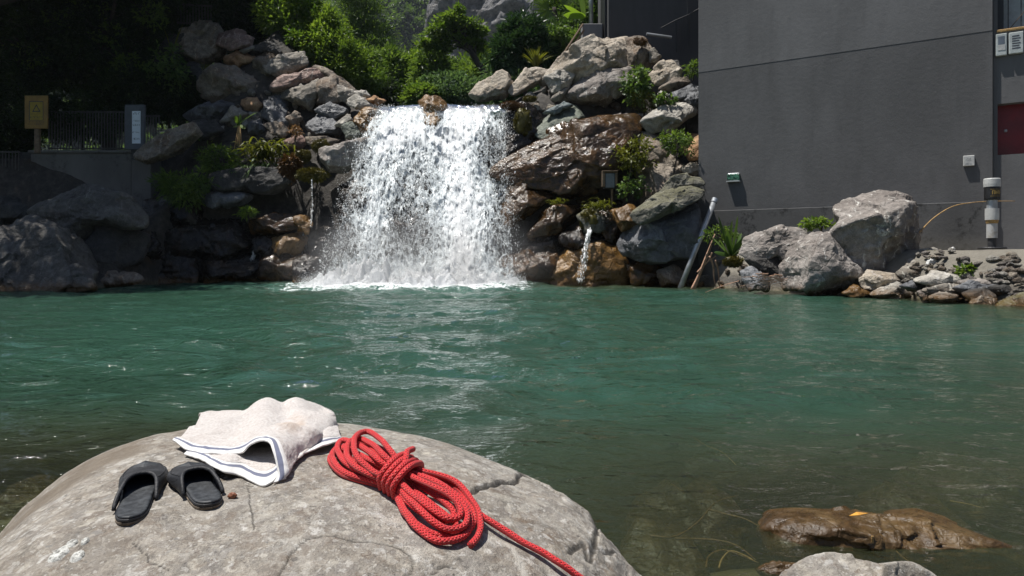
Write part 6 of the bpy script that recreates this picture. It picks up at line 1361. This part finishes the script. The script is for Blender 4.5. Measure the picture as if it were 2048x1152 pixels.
def towel_sheet(name, rows, nu, nv, parent, top, seed):
    Gd = cubic_grid(rows, nu, nv); u, v = np.meshgrid(np.linspace(0, 1, nu), np.linspace(0, 1, nv)); q = Gd * 1.0
    dx = np.gradient(Gd, axis=1); dy = np.gradient(Gd, axis=0); nn = np.cross(dx, dy); nn /= np.linalg.norm(nn, axis=2)[..., None] + 1e-9; nn *= np.sign(nn[..., 2:3]) + (nn[..., 2:3] == 0)
    fold = np.sin((u * 1.1 + v * 1.7) * 8.5 + 2.6 * fbm(q * 7, 2, seed + 2)) * sst(0, .12, v) * sst(1.0, .7, v)
    w = .017 * top * fold * (.5 + fbm(q * 6, 2, seed + 6)) + .008 * fbm(q * 9 + seed, 3, seed) + .0022 * fbm(q * 34, 3, seed + 4) + .0010 * fbm(q * 160, 2, seed + 8) * (v < .82)
    V = Gd + nn * (w + .004)[..., None]
    o = mesh_np(name, V.reshape(-1, 3), grid_faces(nv, nu), M['towel'], parent, uv=np.stack([u, v], -1).reshape(-1, 2), attrs={'top': np.full(nu * nv, top)})
    s = o.modifiers.new('thickness', 'SOLIDIFY'); s.thickness = .0038; s.offset = 0.0; s.use_even_offset = False
    return o
tw = empty('towel', hit(500, 900)); tag(tw, 'crumpled off-white terry towel with blue hem stripes on the boulder', 'towel')
towel_sheet('under_fold', rowsA, 180, 90, tw, 0.0, 3); towel_sheet('upper_fold', rowsT, 230, 190, tw, 1.0, 7)
# small rolled corner at the left end
mb = MB(); cr_ = hits([(346, 884, .020), (352, 872, .032), (366, 868, .036), (372, 878, .024), (364, 888, .014)])

# ------------------------------------------------------------------ rope
t = NT('braided_red_rope'); uv = t.n('TexCoord', out=2); u_ = t.xyz(uv, 0); v_ = t.xyz(uv, 1)
def wv(sg): return t.math('SINE', t.math('MULTIPLY', t.math('ADD', t.math('MULTIPLY', u_, 120.0), t.math('MULTIPLY', v_, 6.0 * sg)), 6.2832))
A_, B_ = wv(1), wv(-1); br = t.math('MAXIMUM', A_, B_); n = t.noise(t.pos(), 300, 3, .6); fl = t.mapr(t.noise(t.n('Mapping', {0: uv, 3: (160, 9, 1)}), 1.0, 2), .60, .70)
c = t.mix(t.mapr(br, -.6, .8), (.48, .008, .010), (.68, .018, .022)); c = t.mix(t.math('MULTIPLY', fl, .65), c, (.78, .22, .17)); c = t.mix(t.math('MULTIPLY', t.mapr(t.noise(t.pos(), 22, 4), .5, .75), .35), c, (.30, .02, .02))
M['rope'] = t.done(t.bsdf(c, .62, t.bump(t.math('ADD', br, t.math('MULTIPLY', n, .9)), .0011, 1.0), **{'Sheen_Weight': .12}))
RR = .0072
strands = []
Ls = [([(806, 934, .050), (772, 890, .066), (737, 863, .070), (708, 878, .064), (712, 910, .052), (745, 940, .042), (788, 962, .038)]),
      ([(802, 940, .046), (762, 905, .056), (727, 880, .054), (700, 884, .050), (692, 908, .042), (716, 936, .034), (780, 964, .030)]),
      ([(800, 944, .038), (750, 915, .044), (712, 888, .044), (684, 880, .040), (675, 902, .032), (700, 932, .026), (776, 967, .022)]),
      ([(798, 940, .032), (745, 924, .030), (704, 904, .030), (675, 896, .026), (664, 918, .020), (692, 946, .014), (772, 972, .014)]),
      ([(804, 938, .040), (766, 900, .040), (732, 888, .036), (706, 894, .030), (698, 916, .024), (722, 944, .016), (778, 970, .012)]),
      ([(796, 948, .022), (738, 934, .014), (694, 916, .012), (667, 908, .011), (661, 926, .009), (690, 950, .009), (775, 976, .009)]),
      ([(800, 944, .028), (752, 906, .026), (716, 890, .022), (690, 890, .018), (682, 914, .014), (706, 942, .010), (776, 974, .010)])]
Rs = [([(812, 948, .052), (868, 975, .056), (912, 1003, .048), (920, 1032, .040), (892, 1036, .036), (850, 1008, .042), (802, 966, .046)]),
      ([(818, 946, .044), (880, 970, .046), (926, 1008, .040), (932, 1048, .032), (892, 1056, .028), (842, 1022, .032), (796, 970, .036)]),
      ([(824, 944, .034), (888, 974, .034), (934, 1018, .028), (936, 1064, .018), (880, 1082, .012), (822, 1042, .014), (790, 980, .020)]),
      ([(815, 950, .042), (862, 985, .038), (898, 1014, .032), (906, 1034, .026), (880, 1042, .022), (836, 1020, .024), (792, 974, .028)]),
      ([(812, 954, .032), (850, 998, .026), (888, 1030, .020), (912, 1054, .014), (872, 1068, .010), (816, 1034, .012), (787, 978, .016)]),
      ([(826, 940, .028), (895, 966, .024), (940, 1012, .020), (944, 1052, .014), (900, 1074, .010), (834, 1050, .010), (786, 984, .012)])]
for L_ in Ls + Rs: strands.append(L_)
strands.append([(826, 938, .040), (905, 962, .036), (948, 1008, .030), (961, 1045, .022), (956, 1072, .014), (940, 1090, .010)])
strands.append([(820, 946, .030), (890, 978, .022), (938, 1012, .016), (968, 1036, .018), (1020, 1066, .020), (1085, 1104, .022), (1130, 1134, .024), (1185, 1172, .024)])
rp = empty('rope', hit(800, 960)); tag(rp, 'coiled red braided rope tied round its middle on the boulder', 'rope')
mb = MB()
for s_ in strands:
    c = catmull(hits(s_), 70); c = c + .0035 * np.stack([fbm(c * 14 + 5 * k_, 2, 3 + k_) for k_ in range(3)], 1)
    # keep the rope clear of the stone
    c[:, 2] = np.maximum(c[:, 2], zB(c[:, 0], c[:, 1]) + RR * .9); mb.tube(c, RR * (1 + .07 * fbm(c * 30, 2, 8)), 12)
mb.build('coil', M['rope'], rp, smooth=True, fix=False)
mb = MB()
for k in range(4):
    ox_, oy_ = 9 * k - 10, 6 * k - 7; w = []
    for q_ in range(3):
        pass
    c = catmull(hits([(772 + ox_, 984 + oy_, .006), (770 + ox_, 962 + oy_, .040), (786 + ox_, 938 + oy_, .066), (806 + ox_, 920 + oy_, .068), (824 + ox_, 916 + oy_, .044), (826 + ox_, 930 + oy_, .012)]), 40); mb.tube(c, RR, 12)
c = catmull(hits([(800, 935, .060), (812, 918, .072), (814, 904, .078), (826, 898, .072)]), 20); mb.tube(c, RR, 12)
mb.build('binding_turns', M['rope'], rp, smooth=True, fix=False)

# ------------------------------------------------------------------ near shallows: rocks, reeds, leaf
def hitw(px, py, z=0.0): D = (H - z) * F / (py - HY); return P(px, py, D)
rock([(1575,1170),(1590,1145),(1640,1125),(1720,1116),(1800,1124),(1860,1145),(1900,1180),(1890,1260),(1590,1260)], 'granite', 'pale speckled rock cut off by the bottom right picture edge', D=1.72, sub=6, thick=.9, rough=.03, n=10)
M['algae'] = rockmat('algae_rock', (.024, .013, .005), (.066, .037, .012), (.14, .090, .036), rough=.3, spec=.45, vein=0.0, scale=5.0, rust=.4, rustc=(.08, .040, .010), line=0.0)
rock([(1530,1070),(1556,1040),(1620,1025),(1740,1030),(1850,1025),(1960,1050),(2006,1080),(1985,1112),(1870,1150),(1750,1165),(1620,1150),(1540,1110)], 'algae', 'long wet brown slab with an orange leaf in the shallows', D=2.2, sub=6, thick=.9, rough=.05, n=9)
rock([(1515,1140),(1570,1124),(1612,1132),(1600,1152),(1530,1156)], 'algae', 'small dark wet stone at the bottom beside the pale speckled rock', D=1.93, sub=4, thick=.9)
for k, (px, py, rx, ry, dz_, lab) in enumerate(((1390, 985, 110, 40, -.10, 'brown submerged rock right of the boulder'), (1330, 1075, 90, 40, -.12, 'dark submerged rock close to the boulder edge'), (1960, 930, 120, 40, -.10, 'brown submerged rock at the right picture edge'), (1500, 900, 130, 26, -.22, 'large faint submerged rock in the right shallows'), (60, 985, 120, 40, -.13, 'brown submerged rock left of the boulder'), (1820, 985, 90, 30, -.12, 'submerged rock behind the long wet slab'))):
    c = hitw(px, py, dz_); a = np.linspace(0, 2 * np.pi, 10, endpoint=False); kx = rx / F * c[1]
    V, f = rock_shape(np.stack([np.cos(a) * kx, np.sin(a) * .16], 1), 1.2, 900 + k, 4, rough=.06); V[:, 1] *= 1.3; o = mesh_np('submerged_rock', V + c - [0, 0, .16], f, M['algae'], origin=c); tag(o, lab, 'rock')
def reed(label, pts, r, mat='darktwig', lift=.006):
    c = catmull([hitw(a, b, lift + (q[0] if q else 0)) for a, b, *q in pts], 24); mb = MB(); mb.tube(c, np.linspace(r, r * .4, 24), 6); o = mb.build('reed', M[mat], smooth=True, origin=c[0]); tag(o, label, 'reed')
M['wetreed'] = simple('wet_reed', (.16, .085, .03), .4, .3, 30)
reed('bent brown reed in the water right of the boulder', [(1300, 1072), (1350, 1073), (1395, 1045), (1432, 1005), (1478, 990)], .004, 'wetreed')
reed('brown reed running from the bent one to the long wet slab', [(1420, 1020), (1450, 1028), (1490, 1038), (1532, 1060)], .004, 'wetreed')
reed('brown reed lying low between boulder and wet slab', [(1350, 1077), (1430, 1080), (1475, 1092), (1512, 1120)], .0035, 'wetreed')
reed('curled reed loop left of the pale speckled rock', [(1412, 1135), (1418, 1112), (1445, 1100), (1480, 1110), (1518, 1126)], .003, 'wetreed')
reed('second curled reed beside the loop', [(1438, 1136), (1444, 1118), (1462, 1102), (1492, 1112), (1512, 1124)], .003, 'straw')
reed('short reed at the edge of the submerged rock', [(1343, 968), (1358, 978), (1370, 988)], .003, 'wetreed')
reed('thin pale reed floating in the middle of the right shallows', [(1388, 876), (1410, 890), (1445, 905), (1472, 930)], .0035, 'straw')
reed('straight straw floating above the right end of the wet slab', [(1900, 1002), (1935, 1008), (1966, 1016)], .003, 'straw')
reed('thin reed at the foot of the wet slab near the bottom', [(1790, 1100), (1810, 1118), (1845, 1138)], .003, 'wetreed')
mb = MB(); mb.tube([hitw(1745, 1072, .05), hitw(1745, 1106, .0)], .004, 6); o = mb.build('stick', M['straw'], origin=hitw(1745, 1106)); tag(o, 'short pale stick standing against the long wet slab', 'stick')
b0 = P(1698, 1034, 2.05); V, f = leaf_quads(np.array([b0]), np.array([P(1740, 1027, 2.06) - b0]), np.array([[0, -.5, 1.0]]), np.array([.064]), .20, .1); V[:, 2] += .004
M['orangeleaf'] = simple('orange_leaf', (.62, .30, .04), .5, .2, 40); o = mesh_np('fallen_leaf', np.vstack([V, V - [0, 0, .0012]]), np.vstack([f, f[:, ::-1] + 4]), M['orangeleaf'], origin=b0); tag(o, 'narrow orange leaf lying on the long wet slab', 'leaf')

# ------------------------------------------------------------------ mist over the foot of the fall, and the valley air
t = NT('mist'); g = t.n('TexCoord', out=3)
ln = t.n('VectorMath', {0: g}, operation='LENGTH', out=1)
dn = t.math('MULTIPLY', t.mapr(ln, 1.0, .1), t.mapr(t.noise(t.pos(), 1.1, 3, .5), .3, .7, .2, 1.0))
vol = t.n('VolumeScatter', {'Color': (.97, .98, 1.0, 1), 'Density': t.math('MULTIPLY', dn, .55), 'Anisotropy': .25})
M['mist'] = t.m; t.t.links.new(vol, t.out.inputs[1])
d_, f_ = ico(3)
o = mesh_np('mist', d_ * 1.0, f_, M['mist']); o.location = (-2.7, 19.3, .75); o.scale = (4.6, 1.5, 1.7); tag(o, 'pale spray mist hanging over the foot of the waterfall', 'mist', kind='stuff')

t = NT('valley_air'); pv = t.n('VolumePrincipled', {'Color': (.78, .88, 1.0, 1), 'Density': .0002, 'Anisotropy': .2}); t.t.links.new(pv, t.out.inputs[1]); M['haze'] = t.m
mb = MB(); mb.box((0, 130, 82), (900, 360, 170)); o = mb.build('haze', M['haze']); tag(o, 'thin bluish air between the pool and the mountain', 'haze', kind='stuff')
